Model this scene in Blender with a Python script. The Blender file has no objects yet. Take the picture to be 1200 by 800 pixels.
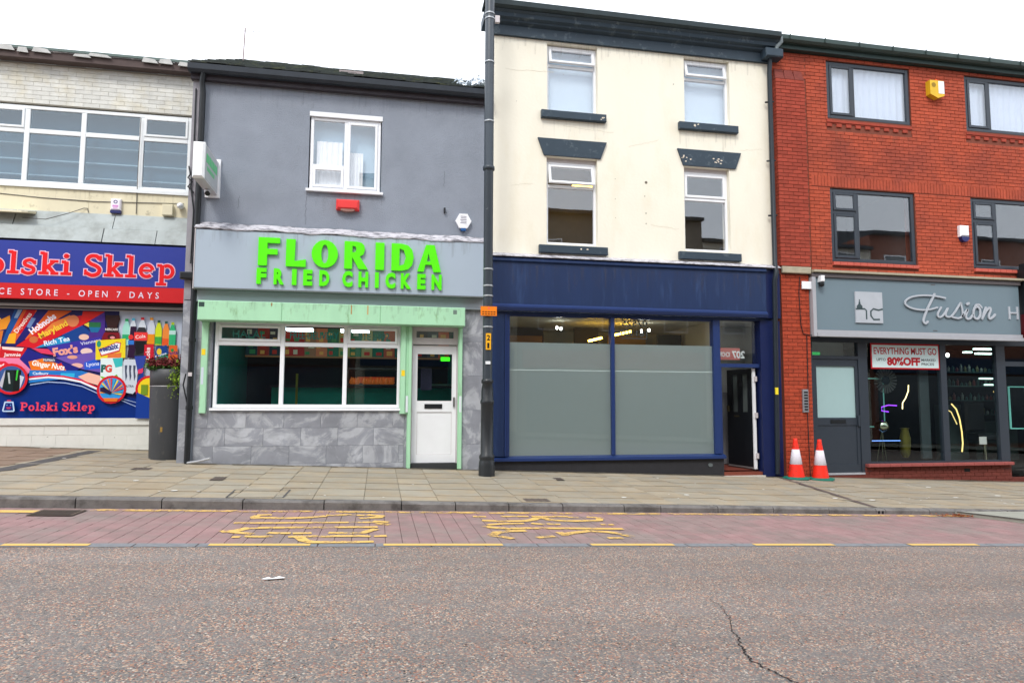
import bpy, math, random
from math import radians, sin, cos, pi
from mathutils import Vector, Matrix
random.seed(7)
sc = bpy.context.scene
C = sc.collection

# ------------------------------------------------------------------ camera, sky, sun, exposure
YC, ZC = -12.016, 1.077
yaw, pit, rol = 0.19180759, 0.08528971, 0.00397
fw = Vector((sin(yaw)*cos(pit), cos(yaw)*cos(pit), sin(pit)))
rt0 = Vector((cos(yaw), -sin(yaw), 0)); up0 = rt0.cross(fw)
rt = rt0*cos(rol)+up0*sin(rol); up = up0*cos(rol)-rt0*sin(rol)
cd = bpy.data.cameras.new('camera'); cam = bpy.data.objects.new('camera', cd); C.objects.link(cam)
cam.matrix_world = Matrix(((rt.x, up.x, -fw.x, 0), (rt.y, up.y, -fw.y, YC), (rt.z, up.z, -fw.z, ZC), (0, 0, 0, 1)))
cd.sensor_width = 36; cd.lens = 24; cd.clip_end = 2000
sc.camera = cam
w = bpy.data.worlds.new('World'); sc.world = w; w.use_nodes = True
nt = w.node_tree; bg = nt.nodes['Background']
sky = nt.nodes.new('ShaderNodeTexSky'); sky.sky_type = 'NISHITA'; sky.sun_disc = False
sky.sun_elevation = radians(48); sky.sun_rotation = radians(205); sky.dust_density = 3
mx = nt.nodes.new('ShaderNodeMixRGB'); tcw = nt.nodes.new('ShaderNodeTexCoord')
nz = nt.nodes.new('ShaderNodeTexNoise'); nz.inputs['Scale'].default_value = 2.2; nz.inputs['Detail'].default_value = 5
mr = nt.nodes.new('ShaderNodeMapRange'); mr.inputs['To Min'].default_value = .80; mr.inputs['To Max'].default_value = .97
nt.links.new(tcw.outputs['Generated'], nz.inputs['Vector']); nt.links.new(nz.outputs['Fac'], mr.inputs['Value'])
nt.links.new(mr.outputs[0], mx.inputs['Fac']); nt.links.new(sky.outputs[0], mx.inputs['Color1'])
mx.inputs['Color2'].default_value = (9.3, 9.7, 10.3, 1)
nt.links.new(mx.outputs[0], bg.inputs['Color']); bg.inputs['Strength'].default_value = 0.115
sl = bpy.data.lights.new('sun', 'SUN'); so = bpy.data.objects.new('sun', sl); C.objects.link(so)
sl.energy = 1.1; sl.angle = radians(14); sl.color = (1, .96, .9)
# the sun stands behind the camera, to its left, high
sd = Vector((-0.30, -0.60, 0.74)).normalized()
so.rotation_euler = sd.to_track_quat('Z', 'Y').to_euler()
sc.view_settings.view_transform = 'Standard'; sc.view_settings.look = 'None'
sc.view_settings.exposure = 0.80; sc.view_settings.gamma = 1
sc.cycles.max_bounces = 8; sc.cycles.transparent_max_bounces = 12

# ------------------------------------------------------------------ materials
def lin(c): return tuple(((v/255)/12.92 if v/255 <= .04045 else ((v/255+.055)/1.055)**2.4) for v in c)
_m = {}
def M(name, col, rough=.7, var=.08, scale=6, bump=0, bscale=80, isl=0, metal=0, spec=.3, col2=None, s2=2, t2=.6, w2=.05, f2=1, stretch=(1,1,1), rot=(0,0,0), off=0, dist=0):
    if name in _m: return _m[name]
    m = bpy.data.materials.new(name); m.use_nodes = True; n = m.node_tree.nodes; l = m.node_tree.links
    p = n['Principled BSDF']; p.inputs['Roughness'].default_value = rough; p.inputs['Metallic'].default_value = metal
    p.inputs['Specular IOR Level'].default_value = spec
    geo = n.new('ShaderNodeNewGeometry'); c = lin(col)
    mp = n.new('ShaderNodeMapping'); mp.inputs['Scale'].default_value = stretch; mp.inputs['Rotation'].default_value = rot
    if off:
        oi0 = n.new('ShaderNodeObjectInfo'); a0 = n.new('ShaderNodeMath'); a0.operation = 'ADD'; l.new(oi0.outputs['Random'], a0.inputs[0]); l.new(geo.outputs['Random Per Island'], a0.inputs[1])
        a1 = n.new('ShaderNodeMath'); a1.operation = 'MULTIPLY'; a1.inputs[1].default_value = off; l.new(a0.outputs[0], a1.inputs[0])
        a2 = n.new('ShaderNodeVectorMath'); a2.operation = 'ADD'; l.new(geo.outputs['Position'], a2.inputs[0]); l.new(a1.outputs[0], a2.inputs[1]); l.new(a2.outputs[0], mp.inputs['Vector'])
    else: l.new(geo.outputs['Position'], mp.inputs['Vector'])
    src = None
    rgb = n.new('ShaderNodeRGB'); rgb.outputs[0].default_value = (*c, 1); src = rgb.outputs[0]
    if col2 is not None:
        t = n.new('ShaderNodeTexNoise'); t.inputs['Scale'].default_value = s2; t.inputs['Distortion'].default_value = dist; t.inputs['Detail'].default_value = 6; t.inputs['Roughness'].default_value = .65
        l.new(mp.outputs[0], t.inputs['Vector'])
        r = n.new('ShaderNodeMapRange'); r.inputs['From Min'].default_value = t2-w2; r.inputs['From Max'].default_value = t2+w2; r.inputs['To Max'].default_value = f2
        l.new(t.outputs['Fac'], r.inputs['Value'])
        x = n.new('ShaderNodeMixRGB'); l.new(r.outputs[0], x.inputs['Fac']); l.new(src, x.inputs['Color1']); x.inputs['Color2'].default_value = (*lin(col2), 1); src = x.outputs[0]
    if var or isl:
        t = n.new('ShaderNodeTexNoise'); t.inputs['Scale'].default_value = scale; t.inputs['Detail'].default_value = 8; t.inputs['Roughness'].default_value = .6
        l.new(mp.outputs[0], t.inputs['Vector'])
        r = n.new('ShaderNodeMapRange'); r.inputs['From Min'].default_value = .25; r.inputs['From Max'].default_value = .75
        r.inputs['To Min'].default_value = 1-var; r.inputs['To Max'].default_value = 1+var; l.new(t.outputs['Fac'], r.inputs['Value'])
        f = r.outputs[0]
        if isl:
            oi = n.new('ShaderNodeObjectInfo'); ad = n.new('ShaderNodeMath'); ad.operation = 'ADD'
            l.new(oi.outputs['Random'], ad.inputs[0]); l.new(geo.outputs['Random Per Island'], ad.inputs[1])
            fr = n.new('ShaderNodeMath'); fr.operation = 'FRACT'; l.new(ad.outputs[0], fr.inputs[0])
            r2 = n.new('ShaderNodeMapRange'); r2.inputs['To Min'].default_value = 1-isl; r2.inputs['To Max'].default_value = 1+isl; l.new(fr.outputs[0], r2.inputs['Value'])
            mu = n.new('ShaderNodeMath'); mu.operation = 'MULTIPLY'; l.new(f, mu.inputs[0]); l.new(r2.outputs[0], mu.inputs[1]); f = mu.outputs[0]
        v = n.new('ShaderNodeVectorMath'); v.operation = 'SCALE'; l.new(src, v.inputs[0]); l.new(f, v.inputs['Scale']); src = v.outputs[0]
    l.new(src, p.inputs['Base Color'])
    if bump:
        t = n.new('ShaderNodeTexNoise'); t.inputs['Scale'].default_value = bscale; t.inputs['Detail'].default_value = 5
        l.new(geo.outputs['Position'], t.inputs['Vector'])
        b = n.new('ShaderNodeBump'); b.inputs['Strength'].default_value = bump; b.inputs['Distance'].default_value = .01
        l.new(t.outputs['Fac'], b.inputs['Height']); l.new(b.outputs[0], p.inputs['Normal'])
    _m[name] = m; return m
def flat(col, rough=.5):
    return M('print_%d_%d_%d' % tuple(col), col, rough, var=0)
def emit(name, col, s):
    if name in _m: return _m[name]
    m = bpy.data.materials.new(name); m.use_nodes = True; p = m.node_tree.nodes['Principled BSDF']
    p.inputs['Base Color'].default_value = (*lin(col), 1); p.inputs['Emission Color'].default_value = (*lin(col), 1); p.inputs['Emission Strength'].default_value = s
    _m[name] = m; return m
def glassm(name, refl=.1, tint=(.9, .95, .95), k=1.0, rough=.0, wav=.0):
    m = bpy.data.materials.new(name); m.use_nodes = True; n = m.node_tree.nodes; l = m.node_tree.links
    n.remove(n['Principled BSDF']); out = n['Material Output']
    tr = n.new('ShaderNodeBsdfTransparent'); tr.inputs[0].default_value = (*tint, 1)
    gl = n.new('ShaderNodeBsdfGlossy'); gl.inputs['Roughness'].default_value = rough; gl.inputs[0].default_value = (.92, .96, 1, 1)
    g_ = n.new('ShaderNodeNewGeometry'); dt = n.new('ShaderNodeVectorMath'); dt.operation = 'DOT_PRODUCT'; l.new(g_.outputs['Normal'], dt.inputs[0]); l.new(g_.outputs['Incoming'], dt.inputs[1])
    ab = n.new('ShaderNodeMath'); ab.operation = 'ABSOLUTE'; l.new(dt.outputs['Value'], ab.inputs[0])
    om = n.new('ShaderNodeMath'); om.operation = 'SUBTRACT'; om.inputs[0].default_value = 1; l.new(ab.outputs[0], om.inputs[1])
    pw = n.new('ShaderNodeMath'); pw.operation = 'POWER'; pw.inputs[1].default_value = 5; l.new(om.outputs[0], pw.inputs[0])
    fr = n.new('ShaderNodeMath'); fr.operation = 'MULTIPLY_ADD'; fr.inputs[1].default_value = .96; fr.inputs[2].default_value = .04; l.new(pw.outputs[0], fr.inputs[0])
    ma = n.new('ShaderNodeMath'); ma.operation = 'MULTIPLY_ADD'; ma.inputs[1].default_value = k; ma.inputs[2].default_value = refl; ma.use_clamp = True
    l.new(fr.outputs[0], ma.inputs[0]); mix = n.new('ShaderNodeMixShader'); l.new(ma.outputs[0], mix.inputs[0])
    if wav:
        t = n.new('ShaderNodeTexNoise'); t.inputs['Scale'].default_value = 1.3; g = n.new('ShaderNodeNewGeometry'); l.new(g.outputs['Position'], t.inputs['Vector'])
        b = n.new('ShaderNodeBump'); b.inputs['Strength'].default_value = wav; b.inputs['Distance'].default_value = .02
        l.new(t.outputs['Fac'], b.inputs['Height']); l.new(b.outputs[0], gl.inputs['Normal'])
    l.new(tr.outputs[0], mix.inputs[1]); l.new(gl.outputs[0], mix.inputs[2]); l.new(mix.outputs[0], out.inputs['Surface'])
    return m
GL = glassm('window_glass', .06, (1, 1, 1), wav=.05)
GLD = glassm('shop_glass', .0, (.9, .96, .95), .9)
GLN = glassm('shop_glass_tinted', .0, (.97, 1, 1), .9)
FROST = M('frosted_film', (168, 174, 172), .3, var=.04, scale=.8, spec=.5)
def film(name, col):
    m = bpy.data.materials.new(name); m.use_nodes = True; n = m.node_tree.nodes; l = m.node_tree.links; p = n['Principled BSDF']
    p.inputs['Base Color'].default_value = (*lin(col), 1); p.inputs['Roughness'].default_value = .35
    t = n.new('ShaderNodeBsdfTranslucent'); t.inputs[0].default_value = (*lin((200, 204, 200)), 1); x = n.new('ShaderNodeMixShader'); x.inputs[0].default_value = .35
    l.new(p.outputs[0], x.inputs[1]); l.new(t.outputs[0], x.inputs[2]); l.new(x.outputs[0], n['Material Output'].inputs['Surface']); return m
FROST = film('frosted_film', (152, 160, 160))
PVC = M('white_plastic_frame', (236, 238, 242), .35, var=.04, scale=3, spec=.4)
PVCD = M('weathered_white_plastic', (200, 194, 196), .45, var=.08, scale=5)
BLACK = M('black_paint', (26, 30, 34), .38, var=.25, scale=9, spec=.4, col2=(70, 74, 76), s2=14, t2=.68, w2=.02)
DARK = M('dark_void', (20, 22, 24), .8, var=.1)
LEAD = M('lead_flashing', (196, 194, 200), .55, var=.2, scale=9, col2=(112, 112, 120), s2=7, t2=.55, w2=.05, bump=.8, bscale=22, stretch=(1, 1, 5))

# ------------------------------------------------------------------ helpers
class MB:
    def __init__(s): s.v = []; s.f = []; s.mi = []; s.cur = 0; s.sm = []
    def mat(s, i): s.cur = i; return s
    def add(s, vs, fs, smooth=False):
        b = len(s.v); s.v += [tuple(v) for v in vs]
        for f in fs: s.f.append(tuple(b+i for i in f)); s.mi.append(s.cur); s.sm.append(smooth)
        return s
    def box(s, x0, x1, y0, y1, z0, z1):
        return s.add([(x0,y0,z0),(x1,y0,z0),(x1,y1,z0),(x0,y1,z0),(x0,y0,z1),(x1,y0,z1),(x1,y1,z1),(x0,y1,z1)],
                     [(0,1,5,4),(1,2,6,5),(2,3,7,6),(3,0,4,7),(4,5,6,7),(3,2,1,0)])
    def rbox(s, x0, x1, y0, y1, z0, z1, c=.01):
        # box with chamfered front (-Y) edges
        return s.add([(x0,y1,z0),(x1,y1,z0),(x1,y1,z1),(x0,y1,z1),(x0,y0+c,z0),(x1,y0+c,z0),(x1,y0+c,z1),(x0,y0+c,z1),
                      (x0+c,y0,z0+c),(x1-c,y0,z0+c),(x1-c,y0,z1-c),(x0+c,y0,z1-c)],
                     [(8,9,10,11),(4,5,9,8),(5,6,10,9),(6,7,11,10),(7,4,8,11),(0,1,5,4),(1,2,6,5),(2,3,7,6),(3,0,4,7),(3,2,1,0)])
    def prism(s, pts, y0, y1):   # polygon in XZ
        n = len(pts); vs = [(x, y0, z) for x, z in pts]+[(x, y1, z) for x, z in pts]
        a = sum(pts[i][0]*pts[(i+1) % n][1]-pts[(i+1) % n][0]*pts[i][1] for i in range(n))
        f = [tuple(range(n)), tuple(range(2*n-1, n-1, -1))]+[(i, i+n, (i+1) % n+n, (i+1) % n) for i in range(n)]
        if a < 0: f = [tuple(reversed(q)) for q in f]
        return s.add(vs, f)
    def profile(s, pts, x0, x1):  # polygon in YZ swept along X
        n = len(pts); vs = [(x0, y, z) for y, z in pts]+[(x1, y, z) for y, z in pts]
        f = [tuple(range(n)), tuple(range(2*n-1, n-1, -1))]+[(i, i+n, (i+1) % n+n, (i+1) % n) for i in range(n)]
        a = sum(pts[i][0]*pts[(i+1) % n][1]-pts[(i+1) % n][0]*pts[i][1] for i in range(n))
        if a > 0: f = [tuple(reversed(q)) for q in f]
        return s.add(vs, f)
    def tube(s, pts, r, n=10, cap=True):
        pts = [Vector(p) for p in pts]; rs = r if isinstance(r, (list, tuple)) else [r]*len(pts); vs = []
        ref = None
        for i, p in enumerate(pts):
            t = (pts[min(i+1, len(pts)-1)]-pts[max(i-1, 0)]).normalized()
            if ref is None: ref = Vector((1,0,0)) if abs(t.x) < .8 else Vector((0,0,1))
            a = t.cross(ref).normalized(); b = t.cross(a); ref = a.cross(t)
            for k in range(n): vs.append(p+(a*cos(2*pi*k/n)+b*sin(2*pi*k/n))*rs[i])
        fs = [(i*n+k, i*n+(k+1) % n, (i+1)*n+(k+1) % n, (i+1)*n+k) for i in range(len(pts)-1) for k in range(n)]
        s.add(vs, fs, True)
        if cap: s.add([vs[k] for k in range(n)], [tuple(reversed(range(n)))]); s.add(vs[-n:], [tuple(range(n))])
        return s
    def lathe(s, cx, cy, prof, n=24, squash=1):
        vs = [(cx+r*cos(2*pi*k/n), cy+r*squash*sin(2*pi*k/n), z) for r, z in prof for k in range(n)]
        fs = [(i*n+k, i*n+(k+1) % n, (i+1)*n+(k+1) % n, (i+1)*n+k) for i in range(len(prof)-1) for k in range(n)]
        s.add(vs, fs, True); s.add(vs[-n:], [tuple(range(n))]); s.add(vs[:n], [tuple(reversed(range(n)))]); return s
    def stroke(s, pts, wd, y0, y1, caps=False):  # ribbon in XZ
        if len(pts) < 2: return s
        P = [Vector(p) for p in pts]; L = []; R = []
        for i, p in enumerate(P):
            t = (P[min(i+1, len(P)-1)]-P[max(i-1, 0)]); t = t.normalized() if t.length > 1e-9 else Vector((1, 0))
            nn = Vector((-t.y, t.x)); ww = (wd[i] if isinstance(wd, (list, tuple)) else wd)/2
            L.append(p+nn*ww); R.append(p-nn*ww)
        for i in range(len(P)-1): s.prism([R[i], R[i+1], L[i+1], L[i]], y0, y1)
        if caps:
            for j, p in enumerate((P[0], P[-1])):
                ww = (wd[-j] if isinstance(wd, (list, tuple)) else wd)/2
                s.disc(p.x, p.y, ww, y0+.0004*(j+1), y1)
        return s
    def disc(s, x, z, r, y0, y1, n=16, ry=None):
        return s.prism([(x+r*cos(2*pi*k/n), z+(ry or r)*sin(2*pi*k/n)) for k in range(n)], y0, y1)
    def ring(s, x, z, r, wd, y0, y1, n=28, ry=None):
        ry = ry or r
        for k in range(n):
            a, b = 2*pi*k/n, 2*pi*(k+1)/n
            s.prism([(x+(r-wd)*cos(a), z+(ry-wd)*sin(a)), (x+r*cos(a), z+ry*sin(a)), (x+r*cos(b), z+ry*sin(b)), (x+(r-wd)*cos(b), z+(ry-wd)*sin(b))], y0, y1)
        return s
    def mesh(s, name, mats):
        me = bpy.data.meshes.new(name); me.from_pydata(s.v, [], s.f)
        for m in (mats if isinstance(mats, (list, tuple)) else [mats]): me.materials.append(m)
        me.polygons.foreach_set('material_index', s.mi); me.polygons.foreach_set('use_smooth', s.sm); me.update(); return me
    def build(s, name, mats, parent=None, **k):
        o = bpy.data.objects.new(name, s.mesh(name, mats)); C.objects.link(o); adopt(o, parent)
        for a, b in k.items(): o[a] = b
        return o
def wm(o):
    m = o.matrix_basis.copy()
    return (wm(o.parent) @ o.matrix_parent_inverse @ m) if o.parent else m
def adopt(o, parent):
    if parent is not None: o.parent = parent; o.matrix_parent_inverse = wm(parent).inverted()
def thing(name, label, cat, loc=(0, 0, 0), group=None):
    o = bpy.data.objects.new(name, None); C.objects.link(o); o.location = loc; o.empty_display_size = .2
    o['label'] = label; o['category'] = cat
    if group: o['group'] = group
    return o
def tag(o, label, cat, group=None):
    o['label'] = label; o['category'] = cat
    if group: o['group'] = group
    return o
def B(name, mat, parent, *bx, **k):
    m = MB()
    for b in bx: m.box(*b)
    return m.build(name, mat, parent, **k)
def dup(root, loc, label):
    r = root.copy(); C.objects.link(r); r.location = loc; r['label'] = label
    def rec(a, b):
        for ch in [o for o in a.children if not o.get('_c')]:
            c = ch.copy(); C.objects.link(c); c.parent = b; rec(ch, c)
    rec(root, r); return r
def wall(x0, x1, z0, z1, holes, y, rev, mat, parent, name='wall', thick=.3, sides=True):
    """wall face at y (facing -Y) with openings (hx0,hx1,hz0,hz1) and reveals rev deep"""
    xs = sorted(set([x0, x1]+[h[i] for h in holes for i in (0, 1) if x0 < h[i] < x1]))
    zs = sorted(set([z0, z1]+[h[i] for h in holes for i in (2, 3) if z0 < h[i] < z1]))
    m = MB()
    for a, b in zip(xs, xs[1:]):
        for c, d in zip(zs, zs[1:]):
            mxx, mz = (a+b)/2, (c+d)/2
            if any(h[0] < mxx < h[1] and h[2] < mz < h[3] for h in holes): continue
            m.add([(a,y,c),(b,y,c),(b,y,d),(a,y,d)], [(0,1,2,3)])
            m.add([(a,y+thick,c),(b,y+thick,c),(b,y+thick,d),(a,y+thick,d)], [(3,2,1,0)])
    for h in holes:
        a, b, c, d = max(h[0], x0), min(h[1], x1), max(h[2], z0), min(h[3], z1)
        t = y+rev
        m.add([(a,y,c),(a,t,c),(a,t,d),(a,y,d)], [(0,1,2,3)]); m.add([(b,y,c),(b,t,c),(b,t,d),(b,y,d)], [(3,2,1,0)])
        if c > z0: m.add([(a,y,c),(b,y,c),(b,t,c),(a,t,c)], [(0,1,2,3)])
        if d < z1: m.add([(a,y,d),(b,y,d),(b,t,d),(a,t,d)], [(3,2,1,0)])
    if sides:
        for x, s_ in ((x0, 0), (x1, 1)):
            q = [(x,y,z0),(x,y+thick,z0),(x,y+thick,z1),(x,y,z1)]; m.add(q, [(3,2,1,0) if s_ else (0,1,2,3)])
        m.add([(x0,y,z1),(x1,y,z1),(x1,y+thick,z1),(x0,y+thick,z1)], [(0,1,2,3)])
    return m.build(name, mat, parent)
def window(parent, x0, x1, z0, z1, y, cols, fwd=.06, fm=PVC, gm=GL, name='window', dep=.07, sash=.045, mull=.05, tilt=None):
    """cols: list of (xa, xb, [z splits low->high], [sash flags per cell])"""
    m = MB(); m.rbox(x0, x0+fwd, y, y+dep, z0, z1, .008); m.rbox(x1-fwd, x1, y, y+dep, z0, z1, .008)
    m.rbox(x0+fwd, x1-fwd, y+.001, y+dep, z0, z0+fwd, .008); m.rbox(x0+fwd, x1-fwd, y+.001, y+dep, z1-fwd, z1, .008)
    for (a, b, zs, fl), nx in zip(cols, cols[1:]+[None]):
        if nx: m.rbox(b-mull/2, b+mull/2, y+.002, y+dep, z0+fwd, z1-fwd, .008)
        ia = a+fwd if a <= x0+1e-6 else a+mull/2; ib = b-fwd if b >= x1-1e-6 else b-mull/2
        for z in zs: m.rbox(ia, ib, y+.003, y+dep, z-mull/2, z+mull/2, .008)
    fr = m.build(name, fm, parent)
    for a, b, zs, fl in cols:
        ia = a+fwd if a <= x0+1e-6 else a+mull/2; ib = b-fwd if b >= x1-1e-6 else b-mull/2
        zz = [z0+fwd]+[v for z in zs for v in (z-mull/2, z+mull/2)]+[z1-fwd]
        for k in range(0, len(zz), 2):
            c, d = zz[k], zz[k+1]; f = fl[k//2]
            if f:
                q = MB(); w_ = sash; yy = y-.018
                q.rbox(ia, ia+w_, yy, y+.03, c, d, .008); q.rbox(ib-w_, ib, yy, y+.03, c, d, .008)
                q.rbox(ia+w_, ib-w_, yy+.001, y+.03, c, c+w_, .008); q.rbox(ia+w_, ib-w_, yy+.001, y+.03, d-w_, d, .008)
                if f == 2:   # top-hung sash pushed open: turn about its top edge
                    for i, v in enumerate(q.v):
                        dz = v[2]-d; q.v[i] = (v[0], y+(v[1]-y)*cos(.22)+dz*sin(.22), d+dz*cos(.22)-(v[1]-y)*sin(.22))
                s_ = q.build('sash', fm, fr)
                g = MB().box(ia+w_, ib-w_, y-.001, y+.003, c+w_, d-w_)
                if f == 2:
                    for i, v in enumerate(g.v):
                        dz = v[2]-d; g.v[i] = (v[0], y+(v[1]-y)*cos(.22)+dz*sin(.22), d+dz*cos(.22)-(v[1]-y)*sin(.22))
                g.build('pane', gm, fr)
            else: MB().box(ia, ib, y+.030, y+.034, c, d).build('pane', gm, fr)
    return fr
def room(parent, x0, x1, y0, y1, z0, z1, mats, name='room'):
    """interior shell, open towards the window: back, left, right, ceiling, floor"""
    m = MB()
    m.mat(0).add([(x0,y1,z0),(x1,y1,z0),(x1,y1,z1),(x0,y1,z1)], [(0,1,2,3)])
    m.mat(1).add([(x0,y0,z0),(x0,y1,z0),(x0,y1,z1),(x0,y0,z1)], [(0,1,2,3)]); m.add([(x1,y0,z0),(x1,y1,z0),(x1,y1,z1),(x1,y0,z1)], [(3,2,1,0)])
    m.mat(2).add([(x0,y0,z1),(x1,y0,z1),(x1,y1,z1),(x0,y1,z1)], [(3,2,1,0)])
    m.mat(3).add([(x0,y0,z0),(x1,y0,z0),(x1,y1,z0),(x0,y1,z0)], [(0,1,2,3)])
    return m.build(name, mats, parent)
_pm = {}
def piece(w_, h, d, c, ax):
    k = (round(w_, 3), round(h, 3), d, c, ax)
    if k in _pm: return _pm[k]
    m = MB().rbox(-w_/2, w_/2, -d, 0, -h/2, h/2, c)
    m.f.pop(9); m.mi.pop(); m.sm.pop()
    if ax == 'up': m.v = [(x, z, -y) for x, y, z in m.v]; m.f = [tuple(reversed(f)) for f in m.f]
    _pm[k] = m; return m
def field(parent, name, cells, mat, base, d, c=.004, ax='y', limit=300, jit=.0015, rot=None, near=None):
    """cells: (u0,u1,v0,v1). ax 'y': wall at Y=base, pieces proud by d; ax 'up': ground, base(x,y)->z"""
    near = near or (lambda u, v: (u-0)**2)
    def infr(q):
        u, v = (q[0]+q[1])/2, (q[2]+q[3])/2
        if ax == 'y': yy, zz = (base if not callable(base) else base(u)), v
        else: yy, zz = v, base(u, v)
        p = Vector((u, yy-YC, zz-ZC)); dz = p.dot(fw)
        if dz < .5: return 9e9
        sx, sy = 800*p.dot(rt)/dz, 800*p.dot(up)/dz
        area = (q[1]-q[0])*(q[3]-q[2])/dz**2
        return (0 if abs(sx) < 605 and abs(sy) < 405 else 100)-area
    cells = sorted(cells, key=infr); meshes = {}
    for i, q in enumerate(cells[:limit]):
        w_, h = q[1]-q[0], q[3]-q[2]; k = (round(w_, 3), round(h, 3))
        if k not in meshes: meshes[k] = piece(w_, h, d, c, ax).mesh(name, mat)
        o = bpy.data.objects.new(name, meshes[k]); C.objects.link(o)
        u, v = (q[0]+q[1])/2, (q[2]+q[3])/2; j = random.uniform(-jit, jit)
        if ax == 'y': o.location = (u, base+j, v); o.rotation_euler = (0, 0, 0)
        else: o.location = (u, v, base(u, v)+j); o.rotation_euler = (random.uniform(-.002, .002)+rot[0], random.uniform(-.002, .002)+rot[1], 0)
        adopt(o, parent)
    rest = cells[limit:]
    if rest:
        m = MB()
        for q in rest:
            p = piece(q[1]-q[0], q[3]-q[2], d, c, ax); u, v = (q[0]+q[1])/2, (q[2]+q[3])/2; j = random.uniform(-jit, jit)
            if ax == 'y': m.add([(x+u, y+base+j, z+v) for x, y, z in p.v], p.f)
            else: m.add([(x+u, y+v, z+j+base(u+x, v+y)) for x, y, z in p.v], p.f)
        m.build(name, mat, parent, kind='stuff')
def courses(x0, x1, z0, z1, bw, bh, jt, holes, off=.5):
    out = []; r = 0; z = z0
    while z < z1-bh*.5:
        segs = [(x0, x1)]
        for h in holes:
            if h[2] < z+bh*.6 and h[3] > z+bh*.4:
                ns = []
                for a, b in segs:
                    if h[1] <= a or h[0] >= b: ns.append((a, b)); continue
                    if h[0]-a > .03: ns.append((a, h[0]))
                    if b-h[1] > .03: ns.append((h[1], b))
                segs = ns
        for a, b in segs:
            x = x0-(r % 2)*off*bw
            while x < b:
                u, v = max(a, x), min(b, x+bw-jt)
                if v-u > .03: out.append((u, v, z, min(z+bh-jt, z1)))
                x += bw
        z += bh; r += 1
    return out
FONT = None
def glyphs(s, bold=0.0, res=3):
    cu = bpy.data.curves.new('text', 'FONT'); cu.body = s; cu.size = 1; cu.offset = bold; cu.resolution_u = res; return cu
def text(s, x0, x1, z0, h, y, mat, parent=None, name='lettering', ext=.001, bold=.0, rot=0, mirror=False, flat_on=None):
    """one line of text as one mesh, fitted to x0..x1 and height h (capitals), base line z0, facing -Y"""
    cu = glyphs(s, bold); cu.extrude = .01
    o = bpy.data.objects.new('tmp', cu); C.objects.link(o); dg = bpy.context.evaluated_depsgraph_get(); dg.update()
    me = bpy.data.meshes.new_from_object(o.evaluated_get(dg)); bpy.data.objects.remove(o)
    xs = [v.co.x for v in me.vertices]; mn, mxx = min(xs), max(xs); cap = .70
    sx = (x1-x0)/(mxx-mn); sz = h/cap; ca, sa = cos(rot), sin(rot)
    for v in me.vertices:
        u = (v.co.x-mn)*sx; t = v.co.y*sz
        if mirror: u = (x1-x0)-u
        v.co = (x0+u*ca-t*sa, y-(ext if v.co.z > 0 else 0), z0+u*sa+t*ca)
    me.materials.clear(); me.materials.append(mat)
    for p in me.polygons: p.use_smooth = False
    me.name = name
    if mirror: me.flip_normals()
    o = bpy.data.objects.new(name, me); C.objects.link(o); adopt(o, parent); return o
def letters(s, x0, x1, z0, h, y, mat, parent, ext=.03, bold=.02, lw=None, name='letter'):
    """each letter its own part, laid out evenly between x0 and x1"""
    n = len(s); W = {}
    cells = []
    for ch in s:
        if ch == ' ': cells.append(.30); continue
        cu = glyphs(ch, bold); o = bpy.data.objects.new('t', cu); C.objects.link(o); dg = bpy.context.evaluated_depsgraph_get(); dg.update()
        me = o.evaluated_get(dg).to_mesh(); xs = [v.co.x for v in me.vertices]; cells.append(max(xs)-min(xs)); bpy.data.objects.remove(o)
    k = h/.70*(lw or 1); tot = sum(cells)*k; gap = ((x1-x0)-tot)/(n-1)
    x = x0
    for ch, c_ in zip(s, cells):
        if ch != ' ': text(ch, x, x+c_*k, z0, h, y, mat, parent, name, ext, bold)
        x += c_*k+gap
def arc(cx, cz, rx, rz, a0, a1, n=10):
    return [(cx+rx*cos(radians(a0+(a1-a0)*i/n)), cz+rz*sin(radians(a0+(a1-a0)*i/n))) for i in range(n+1)]
def crspline(pts, n=5):
    P = [pts[0]]+list(pts)+[pts[-1]]; out = []
    for i in range(1, len(P)-2):
        for k in range(n):
            t = k/n; a, b, c_, d = P[i-1], P[i], P[i+1], P[i+2]
            out.append(tuple(.5*((2*b[j])+(-a[j]+c_[j])*t+(2*a[j]-5*b[j]+4*c_[j]-d[j])*t*t+(-a[j]+3*b[j]-3*c_[j]+d[j])*t**3) for j in (0, 1)))
    out.append(tuple(pts[-1])); return out
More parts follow.
